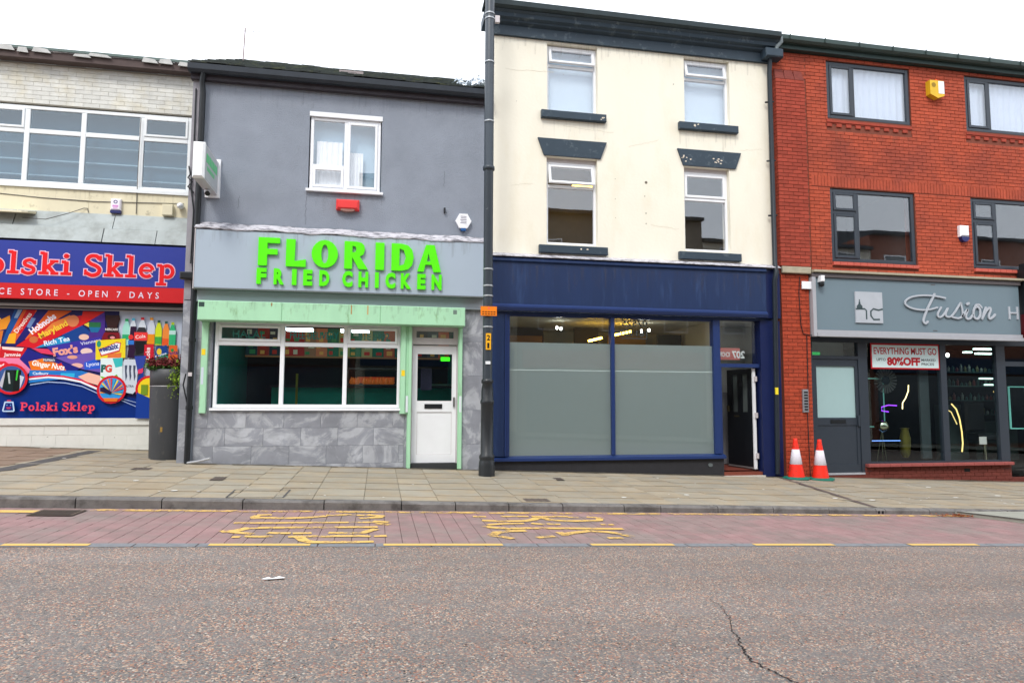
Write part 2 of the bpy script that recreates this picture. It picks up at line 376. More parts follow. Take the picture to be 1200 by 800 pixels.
# slab-serif alphabet: strokes on a unit grid (cap height 1)
_s, _t = .19, .13
SLAB = {
 'P': (.72, [([(.18,.04),(.18,.96)], _s), ([(.0,.06),(.38,.06)], _t), ([(.0,.94),(.2,.94)], _t), ([(.2,.92),(.42,.92)]+arc(.42,.69,.2,.23,80,-80,8)+[(.42,.46),(.2,.46)], .16)]),
 'o': (.62, [(arc(.31,.33,.22,.27,90,450,20), .17)]),
 'l': (.42, [([(.22,.04),(.22,1.0)], _s), ([(.02,.06),(.42,.06)], _t), ([(.04,.97),(.2,.97)], _t)]),
 's': (.54, [(crspline([(.46,.52),(.32,.63),(.14,.57),(.13,.42),(.28,.34),(.43,.26),(.42,.1),(.25,.02),(.06,.1)]), .15), ([(.47,.62),(.47,.44)], .1), ([(.055,.22),(.055,.03)], .1)]),
 'k': (.68, [([(.2,.04),(.2,1.0)], _s), ([(.0,.06),(.36,.06)], _t), ([(.03,.97),(.18,.97)], _t), ([(.24,.27),(.52,.6)], .14), ([(.38,.61),(.68,.61)], _t*.9), ([(.32,.38),(.55,.06)], .17), ([(.42,.06),(.7,.06)], _t)]),
 'i': (.40, [([(.21,.04),(.21,.62)], _s), ([(.02,.06),(.4,.06)], _t), ([(.04,.60),(.2,.60)], _t), (arc(.2,.87,.055,.055,0,360,10), .11)]),
 'S': (.64, [(crspline([(.54,.78),(.42,.92),(.2,.9),(.11,.72),(.24,.56),(.42,.47),(.55,.32),(.5,.12),(.3,.03),(.08,.14)]), .17), ([(.57,.95),(.57,.7)], .11), ([(.055,.3),(.055,.04)], .11)]),
 'e': (.60, [([(.12,.34),(.5,.34)], .11)]+[(arc(.31,.33,.22,.27,8,315,20), .16)]),
 'p': (.70, [([(.2,-.28),(.2,.62)], _s), ([(.0,-.27),(.38,-.27)], _t), ([(.02,.60),(.2,.60)], _t), (arc(.40,.33,.2,.27,125,-125,14), .16)]),
 ' ': (.30, []),
}
def slab(s, x0, x1, z0, h, y, m_fill, m_line, parent, outline=.05, name='letter', one=False):
    tot = sum(SLAB[c][0] for c in s)+.07*(len(s)-1); kx = (x1-x0)/tot; x = x0; mm = MB()
    for ch in s:
        wd, st = SLAB[ch]
        m = mm if one else MB()
        for layer, (mi, ex, dy) in enumerate(((1, outline*2, 0), (0, 0, -.006))):
            for j, (pts, tw) in enumerate(st):
                q = [Vector((x+px*kx, z0+pz*h)) for px, pz in pts]
                if mi and (q[0]-q[-1]).length > .01: q[0] = q[0]+(q[0]-q[1]).normalized()*outline*h; q[-1] = q[-1]+(q[-1]-q[-2]).normalized()*outline*h
                m.mat(mi).stroke(q, tw*h+ex*h, y+dy-.0004*j-.001, y+dy-.0004*j+.0, )
        if st and not one: m.build(name, [m_fill, m_line], parent)
        x += (wd+.07)*kx
    if one: return mm.build('lettering', [m_fill, m_line], parent)

# ------------------------------------------------------------------ ground (the street falls to the right)
def pave_z(x, y): return -.08-.038*x+.0167*y
def bay_z(x, y):
    t = (-3.6-y)/2.1; return (-.237-.0335*x)*(1-t)+(-.2275-.0355*x)*t
def road_z(x, y): return -.2275-.0355*x
def sheet(name, x0, x1, y0, y1, fz, mat, nx=1, dz=0, **k):
    m = MB(); xs = [x0+(x1-x0)*i/nx for i in range(nx+1)]
    vs = [(x, y, fz(x, y)+dz) for x in xs for y in (y0, y1)]
    m.add(vs, [(2*i, 2*i+2, 2*i+3, 2*i+1) for i in range(nx)]); return m.build(name, mat, None, **k)
# asphalt with red and pale chippings
def asphalt():
    m = bpy.data.materials.new('chipped_asphalt'); m.use_nodes = True; n = m.node_tree.nodes; l = m.node_tree.links; p = n['Principled BSDF']
    g = n.new('ShaderNodeNewGeometry'); col = None
    def vor(s, off):
        mp = n.new('ShaderNodeMapping'); mp.inputs['Location'].default_value = (off, off, off); l.new(g.outputs['Position'], mp.inputs['Vector'])
        nn = n.new('ShaderNodeTexNoise'); nn.inputs['Scale'].default_value = 60; l.new(mp.outputs[0], nn.inputs['Vector'])
        ad = n.new('ShaderNodeMixRGB'); ad.blend_type = 'ADD'; ad.inputs['Fac'].default_value = .01; l.new(mp.outputs[0], ad.inputs['Color1']); l.new(nn.outputs['Color'], ad.inputs['Color2'])
        v = n.new('ShaderNodeTexVoronoi'); v.inputs['Scale'].default_value = s; l.new(ad.outputs[0], v.inputs['Vector']); return v
    v1 = vor(104, 0); r1 = n.new('ShaderNodeSeparateColor'); l.new(v1.outputs['Color'], r1.inputs[0])
    cr = n.new('ShaderNodeValToRGB'); cr.color_ramp.interpolation = 'CONSTANT'; e = cr.color_ramp.elements
    stops = [(0, (116,112,109)), (.20, (128,123,119)), (.38, (103,99,97)), (.52, (168,128,106)), (.62, (140,131,124)), (.72, (146,104,92)), (.80, (186,162,142)), (.90, (114,104,100)), (.95, (196,186,174)), (.975, (62,56,54))]
    e[0].position = 0; e[0].color = (*lin(stops[0][1]), 1); e[1].position = stops[1][0]; e[1].color = (*lin(stops[1][1]), 1)
    for a, c_ in stops[2:]: q = e.new(a); q.color = (*lin(c_), 1)
    l.new(r1.outputs[0], cr.inputs[0])
    t = n.new('ShaderNodeTexNoise'); t.inputs['Scale'].default_value = 3.2; t.inputs['Detail'].default_value = 9; t.inputs['Roughness'].default_value = .75; l.new(g.outputs['Position'], t.inputs['Vector'])
    mr_ = n.new('ShaderNodeMapRange'); mr_.inputs['From Min'].default_value = .46; mr_.inputs['From Max'].default_value = .62; mr_.inputs['To Max'].default_value = .6; l.new(t.outputs['Fac'], mr_.inputs['Value'])
    mxx = n.new('ShaderNodeMixRGB'); l.new(mr_.outputs[0], mxx.inputs['Fac']); l.new(cr.outputs[0], mxx.inputs['Color1']); mxx.inputs['Color2'].default_value = (*lin((122,118,116)), 1)
    mp2 = n.new('ShaderNodeMapping'); mp2.inputs['Scale'].default_value = (.22, 1.5, 1); l.new(g.outputs['Position'], mp2.inputs['Vector']); t2 = n.new('ShaderNodeTexNoise'); t2.inputs['Scale'].default_value = .9; t2.inputs['Detail'].default_value = 5; l.new(mp2.outputs[0], t2.inputs['Vector'])
    m2 = n.new('ShaderNodeMapRange'); m2.inputs['From Min'].default_value = .3; m2.inputs['From Max'].default_value = .7; m2.inputs['To Min'].default_value = .82; m2.inputs['To Max'].default_value = 1.14; l.new(t2.outputs['Fac'], m2.inputs['Value'])
    sc_ = n.new('ShaderNodeVectorMath'); sc_.operation = 'SCALE'; l.new(mxx.outputs[0], sc_.inputs[0]); l.new(m2.outputs[0], sc_.inputs['Scale']); l.new(sc_.outputs[0], p.inputs['Base Color'])
    b = n.new('ShaderNodeBump'); b.inputs['Strength'].default_value = .9; b.inputs['Distance'].default_value = .006; l.new(v1.outputs['Distance'], b.inputs['Height']); b.invert = True; l.new(b.outputs[0], p.inputs['Normal'])
    p.inputs['Roughness'].default_value = .78; p.inputs['Specular IOR Level'].default_value = .25; return m
ASPH = asphalt()
GROUNDM = M('far_ground', (110, 108, 102), .95)
sheet('ground', -400, 400, -400, 400, lambda x, y: -.7-.036*max(-60, min(60, x)), GROUNDM, 40, kind='structure')
road = sheet('road', -30, 40, -13.6, -5.7, road_z, ASPH, 2, kind='structure')
BEDM = M('paver_joint_sand', (104, 84, 82), .95, var=.2, scale=30)
bay = sheet('parking_bay', -30, 40, -5.7, -3.6, bay_z, BEDM, 60, -.008, kind='structure')
PAVER = M('brick_paver', (148, 118, 117), .85, var=.14, scale=5, isl=.06, bump=.4, bscale=120, col2=(132, 118, 114), s2=1.6, t2=.52, w2=.12)
cells = []; x = -12.0; i = 0
while x < 22:
    bw = .155; y = -5.54-(i % 2)*.105
    while y < -3.6:
        a, b = max(y, -5.54), min(y+.21, -3.605)
        if b-a > .04: cells.append((x, x+bw-.005, a, b-.004))
        y += .21
    x += bw; i += 1
field(bay, 'paver', cells, PAVER, lambda x, y: bay_z(x, y)-.008, .008, .002, 'up', 300, .0012, (0, math.atan(.0345)))
# grey channel row and yellow dashes along the bay's edge
CHAN = M('channel_concrete', (122, 124, 128), .85, var=.2, scale=20)
m = MB()
for k in range(68):
    x = -12+k*.5; m.add([(x, -5.69, bay_z(x, -5.7)+.001), (x+.49, -5.69, bay_z(x+.49, -5.7)+.001), (x+.49, -5.545, bay_z(x+.49, -5.55)+.001), (x, -5.545, bay_z(x, -5.55)+.001)], [(0,1,2,3)])
m.build('channel_strip', CHAN, bay)
def paint(name, thr, lo):
    m = bpy.data.materials.new(name); m.use_nodes = True; n = m.node_tree.nodes; l = m.node_tree.links; p = n['Principled BSDF']
    g = n.new('ShaderNodeNewGeometry'); t = n.new('ShaderNodeTexNoise'); t.inputs['Scale'].default_value = 6; t.inputs['Detail'].default_value = 10; t.inputs['Roughness'].default_value = .85
    l.new(g.outputs['Position'], t.inputs['Vector']); r = n.new('ShaderNodeMapRange'); r.inputs['From Min'].default_value = thr; r.inputs['From Max'].default_value = thr+.06
    l.new(t.outputs['Fac'], r.inputs['Value']); l.new(r.outputs[0], p.inputs['Alpha'])
    p.inputs['Base Color'].default_value = (*lin((216, 176, 98)), 1); p.inputs['Roughness'].default_value = .7; return m
YP = paint('yellow_paint', .33, 0); YPW = paint('worn_yellow_paint', .47, 0); YPM = paint('scuffed_yellow_paint', .425, 0)
def gline(m, pts, wd, fz, dz):
    P = [Vector(p) for p in pts]
    for i in range(len(P)-1):
        t = (P[i+1]-P[i]); t.normalize(); nn = Vector((-t.y, t.x))*wd/2; a = P[i]-t*wd*.25; b = P[i+1]+t*wd*.25
        q = [a-nn, b-nn, b+nn, a+nn]; m.add([(v.x, v.y, fz(v.x, v.y)+dz+i*.0004) for v in q], [(0,1,2,3)])
m = MB()
for a, b in [(-4.3,-3.5),(-2.98,-2.37),(-1.39,-.59),(.09,1.14),(2.04,2.84),(3.74,4.59),(5.52,6.32),(7.3,8.1)]:
    gline(m, [(a, -5.62), (b, -5.62)], .085, bay_z, .005)
mark = m.build('edge_line', YP, bay, kind='structure')
WA = [[(-1.29,-4.22),(-1.22,-4.2),(-0.91,-4.22),(-0.72,-4.17),(-0.57,-4.08)],[(-1.29,-4.16),(-1.27,-4.08)],[(-1.26,-4.02),(-1.15,-4.01)],[(-0.53,-4.01),(-0.41,-4.0)],[(-0.39,-3.98),(-0.29,-3.97)],[(-0.24,-3.98),(-0.15,-4.0)],[(-0.08,-3.97),(0.05,-4.03),(0.02,-4.14),(-0.16,-4.19)],[(-1.4,-4.54),(-0.01,-4.45)],[(-0.01,-4.39),(0.12,-4.44)],[(0.01,-4.53),(0.12,-4.59)],[(-1.42,-5.01),(-1.31,-4.96),(-1.24,-4.83),(-1.08,-4.8),(-0.01,-4.74)],[(-1.43,-4.97),(-1.3,-5.05)],[(-1.31,-5.05),(-1.15,-5.12)],[(-0.99,-5.07),(-0.92,-5.09)],[(-0.87,-5.09),(-0.82,-5.09)],[(-0.76,-5.09),(-0.63,-5.07)],[(-0.43,-5.06),(-0.2,-5.07)],[(-0.14,-5.08),(-0.06,-4.94),(-0.01,-4.87)],[(-1.27,-5.28),(-1.24,-5.28)],[(-1.17,-5.25),(-1.09,-5.26)],[(-1.05,-5.26),(-0.91,-5.24)],[(-0.78,-5.26),(-0.65,-5.24)],[(-0.61,-5.24),(-0.45,-5.24)],[(-0.43,-5.24),(-0.35,-5.21)],[(-0.34,-5.23),(-0.2,-5.22)],[(-0.16,-5.21),(-0.07,-5.23)],[(0,-5.22),(0.08,-5.21)],[(-0.7,-5.28),(-0.64,-5.44),(-0.56,-5.52),(-0.17,-5.51)],[(-0.13,-5.5),(-0.04,-5.49)]]
WB = [[(1.12,-4.03),(1.23,-4.04)],[(1.19,-4.3),(1.4,-4.35),(1.65,-4.32),(1.77,-4.23),(1.88,-4.05),(1.94,-4.17)],[(1.45,-4.02),(1.62,-4.01)],[(1.66,-4.0),(1.74,-4.01)],[(1.82,-4.0),(2.07,-4.01)],[(2.09,-3.99),(2.23,-3.99)],[(2.25,-4.04),(2.34,-4.05)],[(1.94,-4.22),(2.06,-4.28),(2.25,-4.31),(2.53,-4.26)],[(2.49,-4.03),(2.62,-4.08),(2.55,-4.26)],[(1.2,-4.57),(1.37,-4.51),(1.59,-4.49)],[(1.15,-4.68),(1.19,-4.73),(1.32,-4.78),(1.37,-4.82)],[(1.71,-4.48),(1.81,-4.53)],[(1.88,-4.51),(1.99,-4.53)],[(2.5,-4.53),(2.61,-4.53)],[(1.43,-4.79),(1.6,-4.77),(2.07,-4.78),(2.62,-4.8)],[(1.14,-5.16),(1.21,-5.02),(1.33,-4.95),(1.51,-4.92)],[(1.14,-5.18),(1.22,-5.24),(1.3,-5.33)],[(1.59,-5.28),(1.75,-5.22)],[(1.87,-5.01),(1.89,-5.15)],[(1.9,-5.1),(2.05,-5.01),(2.21,-4.93),(2.39,-4.98),(2.51,-5.07)],[(2.53,-5.14),(2.58,-5.21)],[(2.32,-5.3),(2.44,-5.3)]]
for W_ in (WA, WB):
    m = MB()
    for k, s_ in enumerate(W_): gline(m, s_, .085 if len(s_) < 4 else .10, bay_z, .0062+.0002*(k % 5))
    m.build('road_lettering', YPM, bay)
m = MB(); gline(m, [(-12, -3.88), (-3.52, -3.88)], .16, bay_z, .006); m.build('kerb_line', YP, bay)
m = MB(); gline(m, [(-3.0, -3.75), (14, -3.75)], .12, bay_z, .006); m.build('kerb_line', YPW, bay)
# long crack and paper on the asphalt
m = MB(); CR = [(2.31,-7.4),(2.30,-7.62),(2.24,-7.85),(2.11,-8.11),(2.09,-8.22),(2.03,-8.36),(2.0,-8.47),(1.97,-8.57),(2.0,-8.73),(2.04,-8.89),(2.1,-9.3)]
pts = []
for (a, b), (c_, d) in zip(CR, CR[1:]):
    for k in range(8): t = k/8; pts.append((a+(c_-a)*t+random.uniform(-.012, .012), b+(d-b)*t))
for i in range(len(pts)-1): gline(m, pts[i:i+2], .002+.009*abs(sin(i*1.7))*min(1, i/40), road_z, .004+.0001*(i % 3))
m.build('crack', M('crack_shadow', (38, 34, 34), .95), road)

# kerb stones
KM = M('kerb_concrete', (116, 113, 111), .9, var=.22, scale=9, isl=.08, bump=.5, bscale=70, col2=(88, 85, 83), s2=4, t2=.55, w2=.08)
kerb = thing('kerb', '', '', (0, -3.6, 0)); del kerb['label'], kerb['category']; kerb['kind'] = 'structure'
ks = [-12.2,-11.3,-10.4,-9.5,-8.6,-7.7,-6.8,-5.9,-5.0,-4.1,-3.25,-2.368,-1.504,-.6,.3,.95,1.61,2.3,3.107,3.604,4.4,5.2,6.028,6.75,6.9,7.6,8.021,8.9,9.8,10.7,11.6,12.5,13.4,14.3,15.2,16.1]
for a, b in zip(ks, ks[1:]):
    m = MB(); b -= .012; j = random.uniform(-.004, .004)
    zt = lambda x, y: pave_z(x, y)+j
    zb = lambda x: bay_z(x, -3.6)-.1
    c_ = .02; y0, y1 = -3.6, -3.46
    v = []
    for x in (a, b): v += [(x, y0, zb(x)), (x, y0, zt(x, y0)-c_), (x, y0+c_, zt(x, y0+c_)), (x, y1, zt(x, y1)), (x, y1, zb(x))]
    m.add(v, [(0,1,2,3,4), (9,8,7,6,5), (0,5,6,1), (1,6,7,2), (2,7,8,3), (3,8,9,4)])
    if abs(a-6.75) < .01:
        dk = m.build('kerb_stone', KM, kerb)
        B('drain_slot', DARK, dk, (6.77, 6.80, -3.603, -3.5995, pave_z(6.8, -3.6)-.075, pave_z(6.8, -3.6)-.025), (6.83, 6.86, -3.603, -3.5995, pave_z(6.85, -3.6)-.075, pave_z(6.85, -3.6)-.025))
    else: m.build('kerb_stone', KM, kerb)
# flagstones
FLAG = M('flagstone', (150, 143, 129), .88, var=.12, scale=3, isl=.08, bump=.35, bscale=50, col2=(158, 142, 118), s2=1.6, t2=.52, w2=.10, f2=.8, off=7)
FLAGB = M('brown_flagstone', (138, 118, 102), .88, var=.14, scale=3, isl=.1, bump=.35, bscale=50)
pbed = sheet('pavement', -30, 40, -3.46, 4.0, pave_z, M('joint_grit', (120, 113, 98), .95, var=.25, scale=40), 2, -.010, kind='structure')
cells = []; brown = []
x = -9.9; rng = random.Random(3)
while x < 15.3:
    bw = rng.choice((.45, .45, .6, .45)); y = -3.455+rng.choice((0, .3, .15))-.3
    while y < (2.0 if x < -3.2 else 0.0):
        bh = .6; a, b = max(y, -3.455), min(y+bh, 2.0 if x < -3.2 else .02)
        skip = (x > 8.6 and y < -2.6)
        if b-a > .08:
            q = (x, x+bw-.006, a, b-.006)
            (brown if x+.2 < -5.2+.1*(-.5-y)*1 and y > -1.9 else cells).append(q)
        y += bh
    x += bw
field(pbed, 'flagstone', cells, FLAG, lambda x, y: pave_z(x, y)-.010, .011, .0025, 'up', 290, .0016, (0, math.atan(.038)))
field(pbed, 'flagstone', brown, FLAGB, lambda x, y: pave_z(x, y)-.010, .011, .0025, 'up', 40, .0016, (0, math.atan(.038)))
TARM = M('tarmac_patch', (84, 82, 82), .95, var=.2, scale=30, bump=.4)
m = MB(); m.add([(p[0], p[1], pave_z(*p)+.006) for p in ((-5.6,-2.35),(-5.35,-2.55),(-4.95,-1.35),(-4.86,1.55),(-5.08,1.55),(-5.18,-1.3))], [(0,1,2,3,4,5)]); m.build('tarmac_strip', TARM, pbed)
m = MB(); gline(m, [(7.5, -.15), (6.82, -3.44)], .10, pave_z, .006); m.build('drain_channel', M('drain_iron', (92, 80, 76), .8, var=.3, scale=30), pbed)
COV = M('cover_iron', (98, 88, 82), .8, var=.25, scale=30, bump=.5, bscale=60)
for a, b, c_, d in ((1.86, 2.19, -3.42, -3.18), (2.84, 2.97, -1.25, -.94), (-2.24, -2.07, -2.02, -1.66), (-3.55, -3.3, -1.05, -.8)):
    m = MB(); m.add([(x, y, pave_z(x, y)+.007) for x, y in ((a,c_),(b,c_),(b,d),(a,d))], [(0,1,2,3)])
    for k in range(4):
        t = a+(b-a)*(k+.5)/4; gline(m, [(t, c_+.02), (t, d-.02)], .02, pave_z, .012)
    m.build('access_cover', COV, pbed)
m = MB()
for s_ in ([(-1.74,-2.84),(-1.09,-2.76),(-1.095,-3.4),(-1.72,-3.45)],): gline(m, s_+[s_[0]], .022, pave_z, .0065)
m.build('cover_frame', TARM, pbed)
m = MB()
for x, y in ((-4.94,.23),(9.79,-1.16),(7.42,-1.75),(6.77,-2.7),(7.31,-2.82),(9.18,-2.39),(10.28,-2.1),(3.33,-2.96),(4.42,-2.62),(-3.1,-2.2),(-2.4,-3.0)):
    m.add([(x+.045*cos(k*1.05)*random.uniform(.6, 1.2), y+.045*sin(k*1.05), pave_z(x, y)+.009) for k in range(6)], [tuple(range(6))])
for k in range(34):
    x, y = random.uniform(-4.5, 12), random.uniform(-3.3, -.3); r = random.uniform(.012, .024); m.add([(x+r*cos(j*1.05), y+r*sin(j*1.05), pave_z(x, y)+.0085) for j in range(6)], [tuple(range(6))])
m.build('chewing_gum', M('gum_white', (222, 220, 214), .8), pbed, kind='stuff')
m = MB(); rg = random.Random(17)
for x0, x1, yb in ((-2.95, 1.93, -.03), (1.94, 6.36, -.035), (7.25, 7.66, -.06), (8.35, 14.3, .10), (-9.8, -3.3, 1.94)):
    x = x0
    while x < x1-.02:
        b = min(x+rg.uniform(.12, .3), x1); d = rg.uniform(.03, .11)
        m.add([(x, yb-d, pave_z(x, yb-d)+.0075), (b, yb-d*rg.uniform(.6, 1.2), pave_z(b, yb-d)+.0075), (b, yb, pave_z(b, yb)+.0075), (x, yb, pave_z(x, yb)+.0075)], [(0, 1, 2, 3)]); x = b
m.build('shade_dirt_line', M('wall_foot_shade_dirt', (96, 90, 76), .95, var=.35, scale=14), pbed, kind='stuff')  # contact shade painted together with dirt as a dark strip along the walls
# utility grate in the gutter
GRI = M('gully_iron', (92, 80, 70), .7, var=.2, scale=20)
g = thing('gully_grate', 'dark iron gully grate in the gutter by the yellow kerb line', 'drain grate', (-3.28, -3.95, bay_z(-3.28, -3.95)))
m = MB(); z = bay_z(-3.28, -3.95)+.012
m.add([(x, y, bay_z(x, y)+.006) for x, y in ((-3.48,-4.15),(-3.08,-4.15),(-3.08,-3.77),(-3.48,-3.77))], [(0,1,2,3)]); m.build('pit', DARK, g)
m = MB(); gline(m, [(-3.48,-4.15),(-3.08,-4.15),(-3.08,-3.77),(-3.48,-3.77),(-3.48,-4.15)], .03, bay_z, .011); m.build('frame', GRI, g)
for k in range(6):
    m = MB(); t = -4.09+k*.052; gline(m, [(-3.46, t), (-3.10, t)], .022, bay_z, .012); m.build('bar', GRI, g)
# dropped-kerb ramp and leaves at the right
RAMPM = M('ramp_concrete', (150, 150, 140), .9, var=.12, scale=6, bump=.4)
m = MB(); tp = [(7.95,-3.66),(8.6,-3.62),(14,-3.62),(14,-5.35),(9.3,-5.5),(8.9,-4.9)]
m.add([(x, y, bay_z(x, y)+.05) for x, y in tp]+[(x, y, bay_z(x, y)-.05) for x, y in tp], [tuple(reversed(range(6)))]+[(i, (i+1) % 6, (i+1) % 6+6, i+6) for i in range(6)])
rmp = m.build('footway_ramp', RAMPM, None, kind='structure')
m = MB(); gline(m, [(7.97, -3.68), (8.9, -4.92), (9.3, -5.52), (14, -5.37)], .035, bay_z, .054); m.build('ramp_edge', DARK, rmp)
lf = MB()
for k in range(90):
    x, y = random.gauss(7.86, .16), random.gauss(-3.78, .05); a = random.uniform(0, 6.3); r = random.uniform(.015, .035)
    z = bay_z(x, y)+random.uniform(.006, .03)
    lf.add([(x+r*cos(a), y+r*sin(a), z), (x-r*.5*sin(a), y+r*.5*cos(a), z+.008), (x-r*cos(a), y-r*sin(a), z), (x+r*.5*sin(a), y-r*.5*cos(a), z+.004)], [(0,1,2,3)])
tag(lf.build('leaf_litter', M('dead_leaf', (150, 84, 50), .9, var=.3, scale=40), None, kind='stuff'), 'little heap of brown dead leaves in the gutter beside the ramp', 'leaves')
m = MB(); q = [(-.12,0),(-.05,.04),(.0,.01),(.07,.05),(.15,.02),(.13,-.03),(.05,-.01),(-.02,-.05),(-.07,-.02)]
m.add([(-.72+x*.6, -6.8+y*.7, road_z(-.72, 0)+.008+.006*(i % 2)) for i, (x, y) in enumerate(q)], [tuple(range(9))])
tag(m.build('paper_scrap', M('paper_white', (238, 238, 240), .8), None), 'torn scrap of white paper lying on the asphalt road', 'litter')
# low worn litter on the pavement next to the downpipe is part of the pipe, see takeaway

# ------------------------------------------------------------------ building 1: convenience shop, set back
S = 2.0
b1 = thing('shop_building', 'two storey shop with pale brick parapet and long white strip window, leftmost in the row', 'building', (-6, S, 0))
CREAMP = M('cream_panel_paint', (222, 214, 186), .7, var=.06, scale=3, col2=(180, 172, 148), s2=4, t2=.64, w2=.05)
PALE = M('pale_mortar', (170, 166, 154), .95)
WIN1 = (-10.0, -3.72, 5.06, 6.62)
wall(-10, -3.22, -.4, 7.42, [WIN1, (-10, -3.72, .72, 2.74)], S, .12, PALE, b1)
BRK1 = M('buff_brick', (210, 210, 204), .85, var=.12, scale=5, isl=.06, bump=.5, bscale=50, col2=(204, 198, 178), s2=1.8, t2=.56, w2=.08, f2=.7)
B('brick_bed', M('pale_bed', (176, 172, 160), .95), b1, (-10, -3.23, S-.004, S-.001, 6.63, 7.41))
field(b1, 'brick', courses(-8.0, -3.24, 6.635, 7.40, .29, .0845, .005, []), BRK1, S-.004, .007, .002)
B('coping', M('brown_fascia', (84, 72, 70), .8, var=.2, scale=5), b1, (-10, -3.22, S-.22, S-.02, 7.42, 7.56))
RF1 = M('roof_sheet', (150, 150, 152), .8, var=.2, scale=3, col2=(214, 214, 216), s2=1.6, t2=.54, w2=.02)
MB().profile([(S-.24, 7.565), (S-.24, 7.60), (S+.5, 7.96), (S+.5, 7.60)], -10, -3.22).build('roof', RF1, b1)
B('fascia_line', M('green_edge', (92, 108, 104), .6), b1, (-10, -3.22, S-.26, S-.242, 7.58, 7.63))
for k, x in enumerate((-7.5, -7.1, -6.75, -6.5, -5.8, -5.55, -4.6, -4.3, -3.95)):
    wd = random.uniform(.15, .45); z = random.uniform(7.48, 7.56); m = MB()
    m.prism([(x, z), (x+wd, z-.01), (x+wd*.8, z+random.uniform(.04, .1)), (x+wd*.1, z+random.uniform(.04, .1))], S-.262-.002*k, S-.25)
    m.build('peeling_flake', M('peeled_white', (186, 186, 184), .8, var=.2, scale=8), b1)
cols = []
xx = [-10, -9.64, -8.66, -7.66, -6.63, -5.66, -4.63, -3.72]
SHD = M('window_frame_white', (230, 234, 236), .4, var=.05, scale=4)
cols = [(a, b, [6.11], [0, 1 if i in (0, 3, 6) else 0]) for i, (a, b) in enumerate(zip(xx, xx[1:]))]
window(b1, -10, -3.72, 5.08, 6.60, S+.02, cols, .07, SHD, glassm('glass_blue_grey', .05, (.74, .82, .86), 1, 0, .04), mull=.09)
BL1 = M('pale_blind', (92, 122, 138), .7, var=.08)
bl = thing('room_blind', 'grey blue roller blinds with pale rails behind the strip window', 'blind', (-6.5, S+.3, 5.1))
B('fabric', BL1, bl, (-10, -3.6, S+.32, S+.34, 5.0, 6.65))
for z in (5.32, 5.62, 5.93): B('rail', M('blind_rail', (220, 228, 232), .5), bl, (-10, -3.6, S+.25, S+.28, z, z+.022))
B('sill', SHD, b1, (-10, -3.70, S-.05, S+.02, 5.01, 5.075))
for a, b in ((-10, -7.6), (-7.595, -5.485), (-5.48, -3.24)):
    B('wall_panel', CREAMP, b1, (a, b, S-.012, S-.001, 4.5, 5.005))
FLSH = M('grey_flashing', (170, 178, 178), .6, var=.08, scale=4, col2=(150, 156, 154), s2=3, t2=.55, w2=.1)
for z0, z1, y0, y1, sp in ((4.262, 4.57, S-.15, S-.02, [-10, -8.4, -6.68, -5.0, -3.24]), (3.97, 4.25, S-.30, S-.20, [-10, -7.3, -5.12, -4.2, -3.24])):
    for k, (a, b) in enumerate(zip(sp, sp[1:])):
        q = -.006*(k % 2); MB().profile([(y0+q, z0), (y1+q, z1), (y1+q+.03, z1), (y0+q+.03, z0)], a+.008, b-.008).build('flashing_panel', FLSH, b1)
B('flashing_bed', M('flashing_gap', (90, 92, 92), .9), b1, (-10, -3.24, S-.145, S-.005, 3.93, 4.255))
MB().profile([(S-.01, 4.56), (S-.36, 4.47), (S-.36, 4.44), (S-.01, 4.50)], -8, -6.35).build('canopy_edge', CREAMP, b1)
B('shutter_housing', M('dark_housing', (48, 46, 50), .6), b1, (-10, -3.24, S-.2, S-.01, 2.74, 2.862))
B('shutter_lath', M('housing_lath', (128, 122, 118), .6), b1, (-10, -3.24, S-.21, S-.203, 2.745, 2.79))
WP = M('white_painted_block', (220, 220, 214), .7, var=.06, scale=6, col2=(90, 84, 76), s2=7, t2=.705, w2=.015, bump=.3)
B('riser_bed', WP, b1, (-10, -3.23, S-.012, S-.001, -.3, .584))
field(b1, 'block', courses(-8, -3.24, .0, .58, .40, .2, .004, []), WP, S-.012, .004, .002)
B('damp_line', M('mossy_base', (96, 92, 80), .95, var=.3, scale=12), b1, (-10, -3.3, S-.05, S-.0165, .05, .07))
B('ledge', WP, b1, (-10, -3.24, S-.045, S-.001, .585, .71))
B('end_pier', M('end_pier_grey', (120, 120, 124), .8, var=.1), b1, (-3.74, -3.24, S-.01, S-.001, .72, 2.74))
# sign
s1 = thing('shop_sign', 'blue and red fascia sign reading Polski Sklep in red slab letters', 'shop sign', (-6, S-.3, 3.4))
B('board', M('sign_blue', (34, 52, 148), .35, var=.02, spec=.5), s1, (-10, -3.26, S-.32, S-.2, 3.147, 3.925))
B('red_strip', M('sign_red', (204, 18, 26), .35, var=.02, spec=.5), s1, (-10, -3.26, S-.321, S-.2, 2.868, 3.144))
slab('Polski Sklep', -7.34, -3.81, 3.32, .405, S-.325, flat((228, 8, 18)), flat((236, 190, 214)), s1, .042)
letters('CONVENIENCE STORE - OPEN 7 DAYS', -7.94, -4.08, 2.935, .115, S-.3215, flat((226, 214, 232)), s1, .004, .008, .86)
